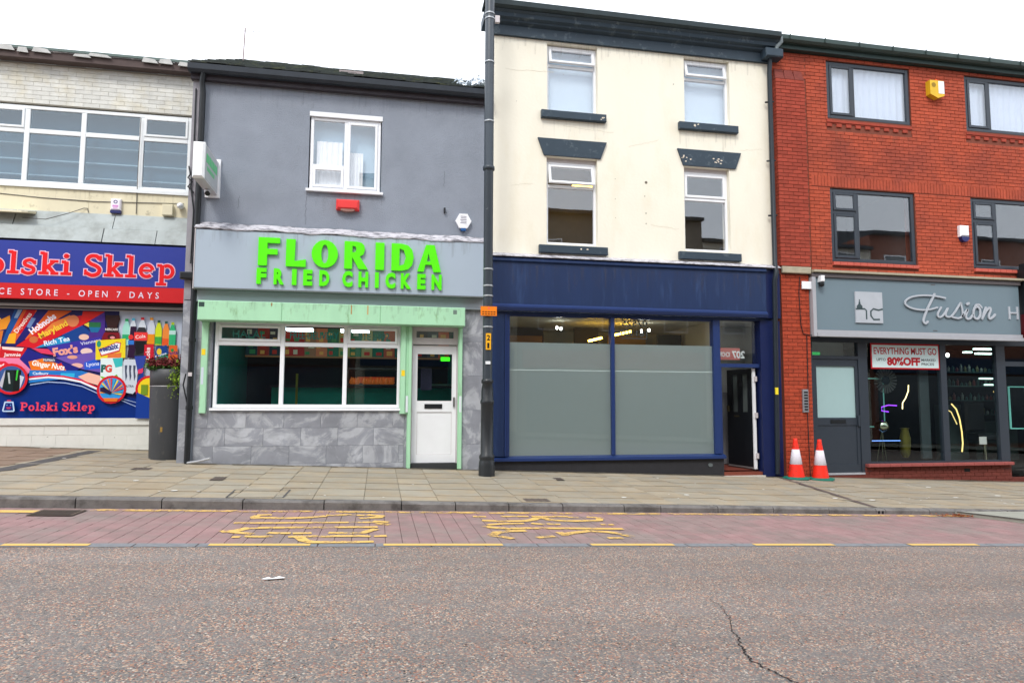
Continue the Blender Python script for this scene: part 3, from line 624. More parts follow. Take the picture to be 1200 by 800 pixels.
# printed poster in the shop window: flat artwork in its own sheet coordinates (u to the right, v down, in centimetre-like units)
ps = thing('window_poster', 'large printed window poster of grocery packs above a blue swoosh and Polski Sklep', 'poster', (-5.3, S-.03, .75))
def U(u, v): return (-6.85+u*.01452, 2.715-(v-362)*.01570)
mats = []; mi = {}
def pc(c_):
    if c_ not in mi: mi[c_] = len(mats); mats.append(flat(c_, .3))
    return mi[c_]
PM = MB(); _l = [0]
def pp(c_, *pts):
    _l[0] += 1; PM.mat(pc(c_)).prism([U(*p) for p in pts], S-.012-.0005*_l[0], S-.0115-.0005*_l[0]+.0005)
def pdisc(c_, u, v, r, rv=None):
    pp(c_, *[(u+r*cos(k*pi/10), v+(rv or r)*sin(k*pi/10)) for k in range(20)])
def ptext(s, u, v, wd, h, c_, rot=0, bold=.02):
    _l[0] += 1; x, z = U(u, v); text(s, x, x+wd*.01452, z, h*.0157, S-.012-.0005*_l[0], flat(c_, .3), ps, 'lettering', .0005, bold, radians(rot))
pp((28, 30, 96), (-90, 361.5), (214.5, 361.5), (214.5, 490), (-90, 490))
pp((196, 204, 222), (138, 362), (214.5, 362), (214.5, 465), (138, 440))
pp((0, 44, 124), (-90, 440), (0, 447), (38, 444), (60, 441), (90, 444), (120, 456), (150, 464), (212, 476), (212, 490), (-90, 490))
pp((24, 34, 92), (-90, 363), (14, 363), (6, 403), (-90, 405)); pp((238, 150, 40), (0, 376), (11, 370), (12, 376), (8, 386), (0, 388)); pp((214, 120, 50), (-30, 392), (5, 388), (3, 403), (-30, 403))
ptext('Gold', -6, 386, 15, 7, (250, 190, 90), 60)
pp((24, 78, 150), (16, 363), (25, 363), (9, 403), (4, 403)); pp((150, 176, 214), (20, 363), (25, 363), (20, 373), (16, 373))
pp((222, 92, 40), (26, 363), (42, 363), (20, 403), (8, 403)); pp((248, 176, 40), (12, 392), (20, 390), (19, 403), (9, 403))
pp((206, 20, 30), (30, 363), (40, 363), (38, 376), (29, 392), (20, 391), (21, 383))
ptext('Digestives', 21, 391, 29, 5, (255, 236, 224), 58)
pp((30, 30, 110), (42, 363), (55, 363), (30, 398), (19, 406), (20, 400)); pp((110, 140, 190), (36, 372), (41, 373), (35, 385), (31, 383))
pp((226, 98, 34), (55, 363), (82, 363), (68, 372), (36, 398), (30, 398)); ptext('Hobnobs', 38, 392, 35, 7, (250, 240, 250), 40, .04)
pp((214, 26, 40), (64, 374), (120, 363), (95, 380), (42, 408), (20, 406), (30, 399)); pp((232, 130, 60), (60, 378), (80, 368), (84, 372), (50, 396), (44, 396))
pp((226, 34, 30), (95, 363), (121, 363), (104, 374), (92, 381)); pdisc((222, 130, 84), 84, 375, 7, 7); pdisc((206, 112, 60), 40, 398, 5, 4)
ptext('Maryland', 48, 397, 36, 7, (248, 208, 60), 31, .03)
pp((36, 150, 206), (42, 408), (70, 394), (84, 392), (84, 400), (60, 405)); pp((20, 66, 142), (72, 392), (95, 380), (106, 388), (100, 396), (84, 401))
ptext('Rich Tea', 53, 405, 30, 5.5, (240, 248, 255), 14, .02)
pp((72, 44, 138), (104, 374), (121, 363), (123, 395), (100, 397), (105, 388)); pp((60, 50, 160), (55, 406), (118, 393), (121, 410), (70, 419))
pp((40, 110, 70), (103, 376), (117, 376), (117, 382), (103, 382)); pp((30, 110, 160), (103, 382), (117, 382), (114, 388), (106, 388)); pp((238, 210, 70), (97, 379), (103, 376), (103, 382))
pdisc((236, 194, 176), 98, 394, 6, 3.5); ptext('Fox\'s', 64, 417, 29, 9, (238, 164, 150), 11, .05); ptext('Viennese', 95, 404, 24, 4, (220, 220, 250), 14, .01)
pdisc((236, 204, 196), 102, 411, 7, 4)
pp((110, 84, 176), (66, 419), (121, 410), (121, 436), (98, 432)); pp((44, 92, 208), (100, 424), (119, 418), (120, 431), (101, 433)); ptext('Lyons', 103, 429, 15, 4.5, (220, 230, 255), 8)
pdisc((236, 180, 170), 92, 428, 7, 3); pdisc((226, 160, 140), 86, 418, 6, 2.2)
pp((206, 30, 40), (-60, 404), (34, 408), (27, 420), (-60, 420)); pp((240, 222, 214), (5, 407), (30, 408), (28, 412), (6, 410)); pp((240, 214, 180), (-20, 404), (4, 404), (2, 418), (-20, 420)); ptext('Jammie', 8, 418, 19, 4, (250, 240, 240), 0)
pp((240, 130, 170), (-60, 420), (26, 420), (40, 434), (30, 446), (-60, 446)); pp((222, 34, 60), (-60, 424), (10, 424), (22, 432), (4, 446), (-60, 446)); ptext('Crawford', -8, 430, 26, 4.5, (255, 240, 240), -4)
pp((226, 60, 100), (38, 408), (58, 409), (66, 416), (50, 414)); pp((34, 34, 130), (34, 409), (96, 431), (92, 434), (40, 434), (26, 421))
pp((236, 120, 30), (36, 424), (52, 420), (76, 428), (80, 434), (40, 434)); pp((222, 50, 30), (66, 428), (74, 425), (78, 434), (68, 434)); ptext("Ginger Nuts", 40, 428, 38, 6, (255, 250, 240), -9, .03)
pp((60, 70, 110), (52, 419), (66, 419), (68, 424), (54, 424)); ptext("McVitie's", 53, 423, 13, 2.6, (240, 240, 240), 0)
pp((34, 120, 200), (38, 434), (98, 434), (120, 440), (120, 450), (90, 443), (60, 440), (38, 441)); pp((50, 180, 226), (74, 437), (90, 437), (90, 442), (74, 441)); pp((244, 190, 170), (94, 441), (106, 436), (121, 440), (121, 452), (104, 447))
ptext('Cadbury', 42, 439, 18, 3, (230, 240, 255))
pp((222, 30, 50), (38, 441.5), (60, 439), (78, 440), (98, 444), (120, 454), (119, 455), (98, 446), (78, 442), (60, 441), (38, 443.5))
pp((236, 240, 250), (38, 443.5), (60, 441), (78, 442), (98, 446), (119, 455), (118, 457), (97, 448), (78, 444.5), (60, 443), (38, 445.5))
pp((40, 130, 210), (38, 446), (60, 443.3), (74, 444.2), (60, 446), (38, 449)); pp((180, 200, 236), (40, 450.5), (60, 447), (80, 448), (100, 452), (118, 460), (118, 461), (100, 453), (80, 449), (60, 448), (40, 451.5))
pp((170, 190, 230), (146, 468), (170, 478), (170, 478.8), (146, 468.9)); pp((170, 190, 230), (146, 466), (172, 473), (172, 473.6), (146, 466.8))
# coffee jar
pp((52, 28, 30), (123, 367), (139, 367), (140, 372), (137, 380), (139, 388), (123, 388), (125, 380), (122, 372)); pp((128, 20, 34), (122, 388), (140, 388), (142, 402), (119, 402), (120, 393)); ptext('NESCAFE', 123, 385.5, 15, 2.6, (240, 236, 236)); pdisc((70, 20, 22), 131, 393, 5, 3); pdisc((230, 150, 150), 132, 394, 3, 1.6)
# drinks
def bottle(u, top, bot, wd, c_, cap_, lab=None, lc=None):
    pp(c_, (u-wd*.2, top+3), (u+wd*.2, top+3), (u+wd*.5, top+11), (u+wd*.5, bot), (u-wd*.5, bot), (u-wd*.5, top+11)); pp(cap_, (u-wd*.22, top), (u+wd*.22, top), (u+wd*.22, top+3), (u-wd*.22, top+3))
    if lab: pp(lab, (u-wd*.5, lc[0]), (u+wd*.5, lc[0]), (u+wd*.5, lc[1]), (u-wd*.5, lc[1]))
bottle(148, 371, 403, 9, (160, 222, 206), (30, 160, 90), (40, 170, 110), (390, 396)); bottle(156, 370, 403, 8, (214, 222, 232), (90, 180, 210), (60, 160, 220), (391, 401)); pp((46, 20, 54), (153, 380), (160, 380), (160, 418), (151, 418)); pdisc((224, 50, 50), 154, 393, 3)
pp((50, 120, 210), (151, 397), (158, 397), (158, 402), (151, 402))
bottle(167, 369, 382, 9, (214, 222, 232), (214, 40, 50)); bottle(178, 369, 400, 9, (206, 212, 226), (226, 150, 40), (236, 146, 30), (389, 401)); bottle(187, 372, 402, 8, (214, 224, 40), (50, 90, 60), (70, 170, 70), (392, 401)); bottle(196, 373, 403, 8, (240, 140, 60), (50, 90, 80), (232, 90, 40), (394, 402)); bottle(204, 374, 402, 8, (50, 180, 120), (180, 200, 40), (190, 226, 220), (384, 389))
pp((50, 50, 56), (163, 381), (170, 381), (173, 388), (174, 396), (172, 404), (172, 415), (159, 415), (161, 404), (158, 396), (160, 388)); pp((236, 60, 60), (158, 387), (174, 387), (174, 397), (158, 397)); ptext('Cola', 160, 395, 12, 4, (250, 220, 220), 10); pp((24, 24, 30), (160, 398), (172, 398), (170, 412), (162, 414), (160, 406))
# cans
pp((206, 30, 50), (171, 402), (182, 401), (183, 421), (171, 421)); ptext('Coke', 178, 420, 16, 5, (250, 240, 240), 90); pp((24, 66, 140), (185, 404), (198, 402), (201, 420), (184, 421)); pdisc((236, 200, 60), 189, 410, 3, 4); ptext('Sprite', 186, 419, 14, 4, (230, 240, 250), 25); pp((40, 150, 120), (186, 417), (200, 412), (201, 420), (185, 421)); pp((226, 100, 40), (201, 402), (211, 402), (212, 421), (200, 421)); ptext('Fanta', 200, 414, 12, 4.5, (30, 50, 120), 8); pdisc((40, 140, 70), 205, 408, 2, 2)
# cereal box
pp((238, 214, 40), (113, 398), (148, 395), (149, 418), (114, 421)); pp((214, 70, 60), (117, 409), (138, 399), (143, 400), (142, 411), (120, 417)); pp((240, 244, 250), (118, 410), (137, 400.5), (142, 401), (141, 409), (121, 415)); ptext('weetabix', 117.5, 412, 24, 6.5, (24, 44, 130), 14, .04); pp((230, 120, 60), (128, 414), (144, 412), (144, 418), (128, 420)); pdisc((40, 150, 120), 117, 402, 2.5, 4)
# tea box, energy can
pp((226, 240, 240), (120, 419), (146, 418), (147, 449), (121, 449)); pp((60, 190, 190), (134, 419), (146, 418), (146, 428), (138, 430)); ptext('P', 121, 435, 7, 8, (20, 100, 90), 0, .06); ptext('G', 126, 435, 8, 8, (220, 70, 60), 0, .05); pp((120, 190, 50), (120, 440), (134, 443), (128, 448)); pp((90, 170, 60), (130, 444), (140, 438), (142, 441))
pp((206, 214, 226), (148, 420), (162, 420), (165, 424), (164, 457), (160, 461), (150, 459), (147, 450), (147, 424))
for dx in (0, 5, 10): pp((70, 78, 100), (149+dx, 427), (152+dx, 427), (151.5+dx, 434), (152.5+dx, 440), (151+dx, 446), (150.2+dx, 440), (149.5+dx, 434))
ptext('ULTRA', 150, 453, 11, 2.5, (90, 96, 110)); pp((50, 70, 160), (160, 416), (174, 415), (170, 436), (165, 436)); pp((226, 60, 100), (165, 432), (171, 430), (171, 436), (165, 437)); pp((30, 60, 150), (166, 440), (172, 434), (172, 452), (164, 450))
# round badges
for u, v, r in ((19, 444.5, 19), (135, 456, 17.5), (180, 455, 17)):
    pdisc((214, 30, 40), u, v, r, r*.95); pdisc((60, 90, 150) if u == 19 else ((50, 150, 220) if u == 135 else (246, 214, 40)), u, v, r-3, (r-3)*.95)
pp((190, 190, 200), (6, 452), (12, 434), (12, 456)); pp((24, 40, 40), (10, 456), (13, 434), (22, 434), (22, 459), (14, 458)); pp((20, 26, 26), (22, 434), (30, 434), (29, 458), (22, 459)); pp((60, 200, 60), (25, 434), (27, 434), (26, 446), (24.5, 446)); pp((180, 190, 190), (15, 437), (17, 437), (19, 450), (17, 450)); pp((200, 206, 220), (29, 440), (34, 442), (30, 456))
for k in range(14):
    a = radians(200-k*17); c_ = [(240, 150, 40), (226, 60, 60), (60, 170, 220), (240, 210, 60), (120, 60, 160)][k % 5]
    pp(c_, (135, 460), (135+14*cos(a), 456-13*sin(a)), (135+14*cos(a-.16), 456-13*sin(a-.16)))
pp((40, 26, 60), (122, 454), (126, 453), (136, 459), (134, 462), (122, 458)); pp((230, 120, 40), (126, 466), (144, 466), (142, 470), (128, 470)); pp((120, 150, 40), (170, 450), (178, 450), (178, 462), (170, 462))
pp((20, 60, 150), (165, 459), (200, 474), (200, 490), (165, 490))
# bag logo
pp((190, 216, 244), (14, 470.5), (24, 470.5), (26, 481), (25, 482.2), (13, 482.2), (12, 481)); pp((12, 40, 120), (15.3, 472), (22.8, 472), (24.3, 480.8), (13.6, 480.8)); pp((200, 50, 80), (17, 468.6), (21, 468.6), (21.5, 470.2), (16.5, 470.2)); pp((190, 60, 100), (16, 477), (22, 477), (20.5, 479), (17.5, 479))
pp((120, 170, 220), (16.5, 474), (17.7, 474), (17.7, 475.2), (16.5, 475.2)); pp((120, 170, 220), (20.5, 474), (21.7, 474), (21.7, 475.2), (20.5, 475.2))
PM.build('print', mats, ps)
a, z = U(32.5, 481); b, _ = U(117.5, 481); slab('Polski Sklep', a, b, z, .150, S-.012-.0005*_l[0]-.003, flat((238, 70, 96), .3), flat((120, 40, 110), .3), ps, .03, one=True)
B('frame', PVCD, ps, (-10, -3.72, S-.03, S-.012, 2.716, 2.735))
# alarm boxes, camera, cables
al = thing('alarm_box', 'white and purple burglar alarm box on the cream band above the blue sign', 'alarm box', (-4.99, S-.1, 4.6))
MB().rbox(-5.08, -4.90, S-.09, S-.012, 4.64, 4.86, .02).build('cover', M('alarm_white', (236, 232, 240), .4), al)
B('lower_cover', M('alarm_navy', (40, 46, 100), .4), al, (-5.08, -4.90, S-.085, S-.012, 4.585, 4.637))
B('print', flat((214, 140, 206)), al, (-5.04, -4.94, S-.0915, S-.0902, 4.70, 4.735), (-5.03, -4.95, S-.0915, S-.0902, 4.67, 4.685))
MB().ring(-4.99, 4.80, .035, .014, S-.092, S-.09).build('emblem', flat((60, 50, 120)), al)
jb = MB().rbox(-4.16, -3.97, S-.12, S-.012, 4.585, 4.80, .01).build('junction_box', CREAMP, None); tag(jb, 'cream painted square junction box beside the grey downpipe', 'junction box')
dc = thing('dome_camera', 'small white round camera on the cream band beside the tiled pier', 'security camera', (-3.84, S-.1, 4.8))
MB().tube([(-3.84, S-.01, 4.79), (-3.84, S-.1, 4.79), (-3.84, S-.16, 4.77), (-3.84, S-.19, 4.76)], [.05, .06, .05, .01], 12).build('housing', PVC, dc)
for pts, lab in (([(-7.0,S-.02,4.86),(-6.3,S-.02,4.82),(-5.4,S-.025,4.80),(-4.4,S-.025,4.83),(-3.8,S-.025,4.85)], 'thin dark cable strung level across the cream band'),
            ([(-4.64,S-.03,6.5),(-4.65,S-.03,5.6),(-4.64,S-.03,4.6)], 'thin dark cable running straight down from the strip window'),
            ([(-6.5,S-.2,4.38),(-6.1,S-.24,4.36),(-5.75,S-.15,4.52),(-5.55,S-.03,4.66),(-5.49,S-.03,4.66),(-5.47,S-.03,4.58)], 'thin grey cable sagging over the grey flashing')):
    tag(MB().tube(pts, .007, 6).build('cable', M('cable_grey', (90, 88, 86), .7), None), lab, 'cable')

# ------------------------------------------------------------------ planter with flowers
px, py = -3.50, .62; pz = pave_z(px, py)
pl = thing('planter', 'tall dark grey round planter standing before the blue grocery poster', 'planter', (px, py, pz))
PLM = M('planter_grey', (62, 64, 67), .5, var=.14, scale=4, spec=.4, col2=(84, 84, 82), s2=7, t2=.64, w2=.05, stretch=(1.5, 1.5, .5))
MB().lathe(px, py, [(.285, pz-.02), (.295, pz+.03), (.325, pz+1.20), (.325, pz+1.213), (.318, pz+1.216), (.318, pz+1.226), (.327, pz+1.23), (.336, pz+1.50), (.32, pz+1.51), (.30, pz+1.46)], 36).build('tub', PLM, pl)
MB().lathe(px, py, [(.30, pz+1.44), (.28, pz+1.47)], 24).build('soil', M('soil', (50, 38, 30), .95), pl)
MB().tube([(px-.326, py-.0, pz+1.221)]+[(px+.3265*cos(a), py+.3265*sin(a), pz+1.221) for a in [pi+k*pi/12 for k in range(13)]], .007, 6).build('band', M('band_steel', (190, 190, 190), .4, metal=.6), pl)
B('emblem', M('emblem_brass', (150, 120, 60), .5), pl, (px-.055, px-.02, py-.311, py-.29, pz+.46, pz+.54))
fl = thing('flower_bed', 'red and green bedding plants trailing over the rim of the grey planter', 'plant', (px, py, pz+1.5))
def leaves(name, mat, n, fn, r0=.015, r1=.035, seed=1):
    rg = random.Random(seed); m = MB()
    for k in range(n):
        c_ = Vector(fn(rg)); a = Vector((rg.gauss(0, 1), rg.gauss(0, 1), rg.gauss(0, 1))).normalized(); b = a.orthogonal().normalized(); b = (Matrix.Rotation(rg.uniform(0, 6.28), 3, a) @ b); d = a.cross(b)
        r = rg.uniform(r0, r1); m.add([c_-b*r, c_+d*r*.45+a*r*.15, c_+b*r, c_-d*r*.45+a*r*.15], [(0, 1, 2, 3)])
    return m.build(name, mat, fl, kind='stuff')
GREEN = M('leaf_green', (62, 96, 40), .6, var=.35, scale=30); LIME = M('leaf_lime', (140, 170, 50), .6, var=.3, scale=30); MAR = M('leaf_maroon', (112, 44, 46), .6, var=.3, scale=30); RED = M('petal_red', (200, 50, 70), .6, var=.3, scale=30)
top = lambda rg: (px+rg.uniform(-.31, .31), py+rg.uniform(-.31, .2), pz+1.50+abs(rg.gauss(0, .07)))
leaves('foliage', GREEN, 800, top, .02, .045, 1); leaves('dark_foliage', MAR, 800, lambda rg: (px-.05+rg.uniform(-.25, .25), py-.1+rg.uniform(-.22, .15), pz+1.56+abs(rg.gauss(0, .06))), .02, .045, 2)
leaves('lime_foliage', LIME, 200, lambda rg: (px-.24+rg.gauss(0, .06), py-.14+rg.gauss(0, .06), pz+1.53+abs(rg.gauss(0, .05))), .015, .035, 3)
def trail(rg):
    t = rg.random()**.8; sx = rg.choice((.12, .2, .26, .3)); return (px+sx+rg.gauss(0, .05), py-.29+sx*.4+rg.gauss(0, .035), pz+1.58-t*(.62 if sx > .15 else .3)*rg.uniform(.6, 1.1))
leaves('trailing_foliage', GREEN, 430, trail, .015, .036, 4); leaves('trailing_lime_foliage', LIME, 240, lambda rg: (px+.14+rg.gauss(0, .06), py-.32+rg.gauss(0, .02), pz+1.34+rg.gauss(0, .12)), .012, .03, 5)
leaves('petals', RED, 45, lambda rg: (px+rg.uniform(-.3, .3), py+rg.uniform(-.32, .2), pz+1.60+abs(rg.gauss(0, .06))), .015, .03, 6)

# ------------------------------------------------------------------ building 2: takeaway
b2 = thing('takeaway_building', 'two storey grey rendered takeaway with mint green shutter box and tiled front', 'building', (-.6, 0, 0))
REND = M('grey_render', (142, 149, 161), .9, var=.05, scale=2.2, bump=1.0, bscale=55, col2=(132, 139, 150), s2=1.6, t2=.55, w2=.2)
SHOPH = (-2.72, .42, .88, 2.69); DOORH = (.52, 1.40, -.6, 2.69)
wall(-3.20, 1.925, -.6, 6.47, [(-1.28, -.04, 4.66, 6.09), SHOPH, DOORH], 0, .14, REND, b2)
TILE = []
rg = random.Random(5)
TM = M('marble_tile', (138, 141, 149), .42, var=.28, scale=2.2, isl=.08, spec=.4, col2=(178, 181, 187), s2=1.3, t2=.53, w2=.05, f2=.75, dist=2.5, off=9)
def tiles(x0, x1, z0, z1, w_, h, offs):
    z = z0; i = 0; out = []
    while z < z1-.02:
        x = x0-offs[i % len(offs)]
        while x < x1:
            u, v = max(x, x0), min(x+w_, x1)
            if v-u > .02: out.append((u, v-.003, z, min(z+h, z1)-.003))
            x += w_
        z += h; i += 1
    return out
tc = tiles(-2.95, .44, -.30, .875, .60, .30, (0, .3, .12, .4))+tiles(1.44, 1.92, -.30, 2.70, .60, .60, (0,))+tiles(-2.95, -2.73, .875, 2.70, .6, .6, (0,))+tiles(-3.19, -3.08, -.3, 2.70, .6, .6, (0,))+tiles(.44, .51, -.3, 2.70, .6, .6, (0,))
field(b2, 'wall_tile', [t for t in tc if t[3] > -.3], TM, -.002, .014, .0015, jit=.0006)
B('render_pier', M('pier_render', (150, 148, 154), .9, var=.14, scale=5, bump=.5), b2, (-3.19, -3.085, -.03, -.001, 2.705, 6.45))
B('wall_base', M('mossy_base', (96, 92, 80), .95, var=.3, scale=12), b2, (-2.95, .44, -.03, -.002, -.14, -.08))
# roof, gutter
GUT = M('gutter_black', (50, 56, 64), .5, var=.18, scale=4)
B('fascia_board', M('fascia_dark', (66, 62, 68), .7, var=.2, scale=6), b2, (-3.22, 1.92, -.10, .02, 6.45, 6.60))
MB().profile([(-.10, 6.56), (-.13, 6.53), (-.20, 6.53), (-.24, 6.57), (-.25, 6.66), (-.235, 6.66), (-.22, 6.60), (-.11, 6.60)], -3.24, 1.92).build('gutter', GUT, b2)
m = MB(); m.profile([(-.16, 6.66), (4.0, 8.78), (4.0, 8.6), (-.16, 6.60)], -3.22, 1.92); m.profile([(4.0, 8.78), (8, 6.6), (8, 6.5), (4.0, 8.6)], -3.22, 1.92); m.build('roof', M('roof_felt', (70, 72, 76), .9), b2)
m = MB(); rg = random.Random(9); L_ = math.hypot(4.16, 2.12); ux, uz = 4.16/L_, 2.12/L_
for r in range(20):
    x = -3.24-(r % 2)*.15
    while x < 1.9:
        a, b = max(x, -3.24), min(x+.295, 1.9)
        if b-a > .05:
            s0 = r*.23+rg.uniform(-.012, .012); s1 = s0+.3; h0, h1 = .05+rg.uniform(0, .022), .014
            if s1 > L_: s1 = L_
            P = lambda s_, h: (-.20+s_*ux-h*uz, 6.655+s_*uz+h*ux)
            (ya, za), (yb, zb), (yc, zc), (yd, zd) = P(s0, h0), P(s1, h1), P(s1, h1-.01), P(s0, h0-.02)
            m.profile([(ya, za), (yb, zb), (yc, zc), (yd, zd)], a, b)
        x += .3
m.build('slate', M('roof_slate', (78, 84, 82), .85, var=.3, scale=14, isl=.15, col2=(100, 106, 84), s2=5, t2=.58, w2=.05), b2, kind='stuff')
m = MB(); rg = random.Random(2)
for k in range(46):
    x = rg.uniform(1.25, 1.9); z = 6.86+(x-1.25)*.02+rg.uniform(-.10, .10); y = rg.uniform(-.15, .3); a = [Vector((x, y, z))+Vector((rg.uniform(-.09, .09), rg.uniform(-.05, .05), rg.uniform(-.08, .11))) for _ in range(4)]
    m.add(a, [(0, 1, 2, 3)])
m.build('torn_flashing', M('torn_lead', (196, 206, 216), .4, var=.25, scale=20, metal=.3), b2, kind='stuff')
B('roof_light', M('rooflight_metal', (150, 140, 140), .6), b2, (-.87, -.42, 1.0, 1.5, 7.30, 7.375))
# upper window
window(b2, -1.26, -.055, 4.70, 6.00, .03, [(-1.26, -.655, [5.13], [1, 0]), (-.655, -.055, [], [1])], .055, PVC, GL, mull=.06)
B('window_head', PVC, b2, (-1.28, -.03, -.015, .10, 6.005, 6.085))
B('sill', PVC, b2, (-1.31, .0, -.07, .03, 4.655, 4.695))
WR = M('room_wall_cream', (190, 196, 200), .9); CURT = M('pleated_sheet', (232, 236, 240), .9, var=.05, scale=10)
b2.name = 'takeaway_building'
room(b2, -1.6, .3, .29, 1.3, 4.5, 6.3, [M('room_blue', (176, 208, 230), .9)]*4)
cu = MB()
for a, b, z1 in ((-1.16, -.72, 5.62), (-.60, -.36, 5.45)):
    n = 16
    for k in range(n):
        x, x2 = a+(b-a)*k/n, a+(b-a)*(k+1)/n; y, y2 = .16+.012*sin(k*1.9), .16+.012*sin((k+1)*1.9)
        cu.add([(x, y, 4.7), (x2, y2, 4.7), (x2, y2, z1), (x, y, z1)], [(0, 1, 2, 3)])
tag(B('added_backing', M('backing_sky', (170, 200, 220), .9, var=.02), None, (-1.27, -.05, .25, .265, 4.66, 6.08)), 'added pale blue brightening sheet behind the net half curtain in the grey takeaway building', 'blind')  # sheet put in only to brighten the dark upper window
tag(cu.build('curtain', CURT, None), 'white net half curtain behind the grey takeaway building upper window', 'curtain')
# lead strip under render
m = MB(); n = 60; rg = random.Random(4); v = []
for k in range(n+1):
    x = -3.02+4.84*k/n; tz = 4.0-.03*k/n+.008*sin(k*.5)+rg.uniform(-.006, .006); bz = 3.865-.04*k/n+.01*sin(k*.45+1)+rg.uniform(-.012, .012)
    v += [(x, -.02, tz+.02), (x, -.05+.01*sin(k*1.1), tz), (x, -.17+.016*sin(k*.8)+rg.uniform(-.01,.01), (tz+bz)/2), (x, -.265, bz), (x, -.10, bz-.01)]
m.add(v, [(5*k+j, 5*k+j+1, 5*k+j+6, 5*k+j+5) for k in range(n) for j in range(4)], True); m.build('lead_strip', LEAD, b2)
B('soffit_panel', M('pale_grey_panel', (160, 170, 178), .5, var=.04, scale=3), b2, (-3.02, 1.82, -.10, -.003, 2.672, 2.90))
# fascia sign of the takeaway
s2 = thing('takeaway_sign', 'pale grey fascia sign with raised green letters FLORIDA FRIED CHICKEN', 'shop sign', (-.6, -.2, 3.3))
SG = M('sign_grey', (166, 180, 194), .4, var=.03, scale=1.5, spec=.4)
for a, b in ((-2.99, -1.392), (-1.388, .238), (.242, 1.775)): B('board', SG, s2, (a, b, -.25, -.105, 2.885, 3.84))
B('trim', M('trim_dark', (104, 110, 110), .4), s2, (-2.99, 1.775, -.265, -.10, 2.86, 2.882))
for a, b in ((-3.005, -2.993), (1.778, 1.79)): B('end_trim', PVCD, s2, (a, b, -.26, -.10, 2.86, 3.85))
LG = M('letter_green', (90, 238, 4), .4, var=.05, scale=5)
def shape(name, loops, x0, x1, z0, z1, y, ext, mat, parent):
    cu = bpy.data.curves.new('sh', 'CURVE'); cu.dimensions = '2D'; cu.fill_mode = 'BOTH'; cu.extrude = ext/2
    for lp in loops:
        sp = cu.splines.new('POLY'); sp.points.add(len(lp)-1); sp.use_cyclic_u = True
        for p, (a, b) in zip(sp.points, lp): p.co = (x0+a*(x1-x0), z0+b*(z1-z0), 0, 1)
    o = bpy.data.objects.new('tmp', cu); C.objects.link(o); dg = bpy.context.evaluated_depsgraph_get(); dg.update()
    me = bpy.data.meshes.new_from_object(o.evaluated_get(dg)); bpy.data.objects.remove(o)
    for v in me.vertices: v.co = (v.co.x, y-ext/2-v.co.z, v.co.y)
    me.materials.clear(); me.materials.append(mat)
    for p in me.polygons: p.use_smooth = False
    o = bpy.data.objects.new(name, me); C.objects.link(o); adopt(o, parent); return o
el = lambda cx, cz, rx, rz, a0=0, a1=345, n=23: arc(cx, cz, rx, rz, a0, a1, n)
FL = {'F': [[(0,0),(.42,0),(.42,.40),(.90,.40),(.90,.60),(.42,.60),(.42,.81),(1,.81),(1,1),(0,1)]],
 'L': [[(0,0),(1,0),(1,.28),(.44,.20),(.46,1),(0,1)]],
 'O': [el(.5,.5,.5,.5), el(.5,.5,.13,.34)],
 'R': [[(0,0),(.36,0),(.36,.42),(.66,0),(1.08,0),(.70,.46),(.86,.54),(.93,.70),(.90,.86),(.78,.96),(.55,1),(0,1)], [(.36,.60),(.36,.84),(.50,.82),(.54,.72),(.50,.62)]],
 'I': [[(0,0),(1,0),(1,1),(0,1)]],
 'D': [[(0,0),(.45,0),(.75,.06),(.93,.22),(1,.5),(.93,.78),(.75,.94),(.45,1),(0,1)], [(.36,.18),(.36,.82),(.55,.76),(.64,.5),(.55,.24)]],
 'A': [[(0,0),(.28,0),(.34,.26),(.60,.26),(.68,0),(1,0),(.72,1),(.36,1)], [(.40,.38),(.47,.68),(.55,.38)]]}
for ch, a, b in (('F',-2.005,-1.665),('L',-1.565,-1.245),('O',-1.155,-.725),('R',-.620,-.255),('I',-.105,.045),('D',.165,.545),('A',.605,1.015)):
    shape('letter', FL[ch], a, b, 3.275, 3.745 if ch != 'L' else 3.735, -.262, .042, LG, s2)
fx = [(-2.02,-1.865,'F'),(-1.75,-1.585,'R'),(-1.46,-1.385,'I'),(-1.28,-1.13,'E'),(-1.02,-.855,'D'),(-.645,-.475,'C'),(-.38,-.215,'H'),(-.105,-.04,'I'),(.07,.24,'C'),(.33,.505,'K'),(.61,.755,'E'),(.855,1.03,'N')]
for a, b, ch in fx: text(ch, a, b, 2.985, .235, -.262, LG, s2, 'letter', .035, .058)
# mint shutter box, rails
MINT = M('mint_paint', (166, 214, 178), .45, var=.07, scale=3, col2=(140, 180, 140), s2=5, t2=.64, w2=.06, stretch=(1.6, 1, .5))
for a, b in ((-2.90, -1.60), (-1.598, .0), (.002, 1.445)):
    m = MB().rbox(a, b, -.31, -.02, 2.345, 2.665, .01); m.build('shutter_box', MINT, b2)
for x in (-1.77, -.49, -.22): B('rust_stain', M('rust', (196, 150, 90), .8, var=.2, scale=20), b2, (x, x+.018, -.3115, -.3105, 2.50+.1*(x < -1), 2.655))
B('maker_plate', M('plate_dark', (50, 70, 66), .5), b2, (-2.885, -2.80, -.313, -.310, 2.56, 2.635)); B('maker_plate', M('plate_grey', (110, 130, 120), .5), b2, (1.235, 1.30, -.313, -.310, 2.55, 2.62))
for a, b, z0 in ((-2.87, -2.775, .84), (.365, .445, .83), (.495, .55, -.10), (1.372, 1.43, -.12)):
    m = MB().rbox(a, b, -.09, -.016, z0, 2.343, .006); m.box(a-.012, a-.001, -.05, -.016, z0, 2.343); m.build('shutter_rail', MINT, b2)
B('rail_cover', MINT, b2, (.446, .494, -.06, -.016, .83, 2.343))
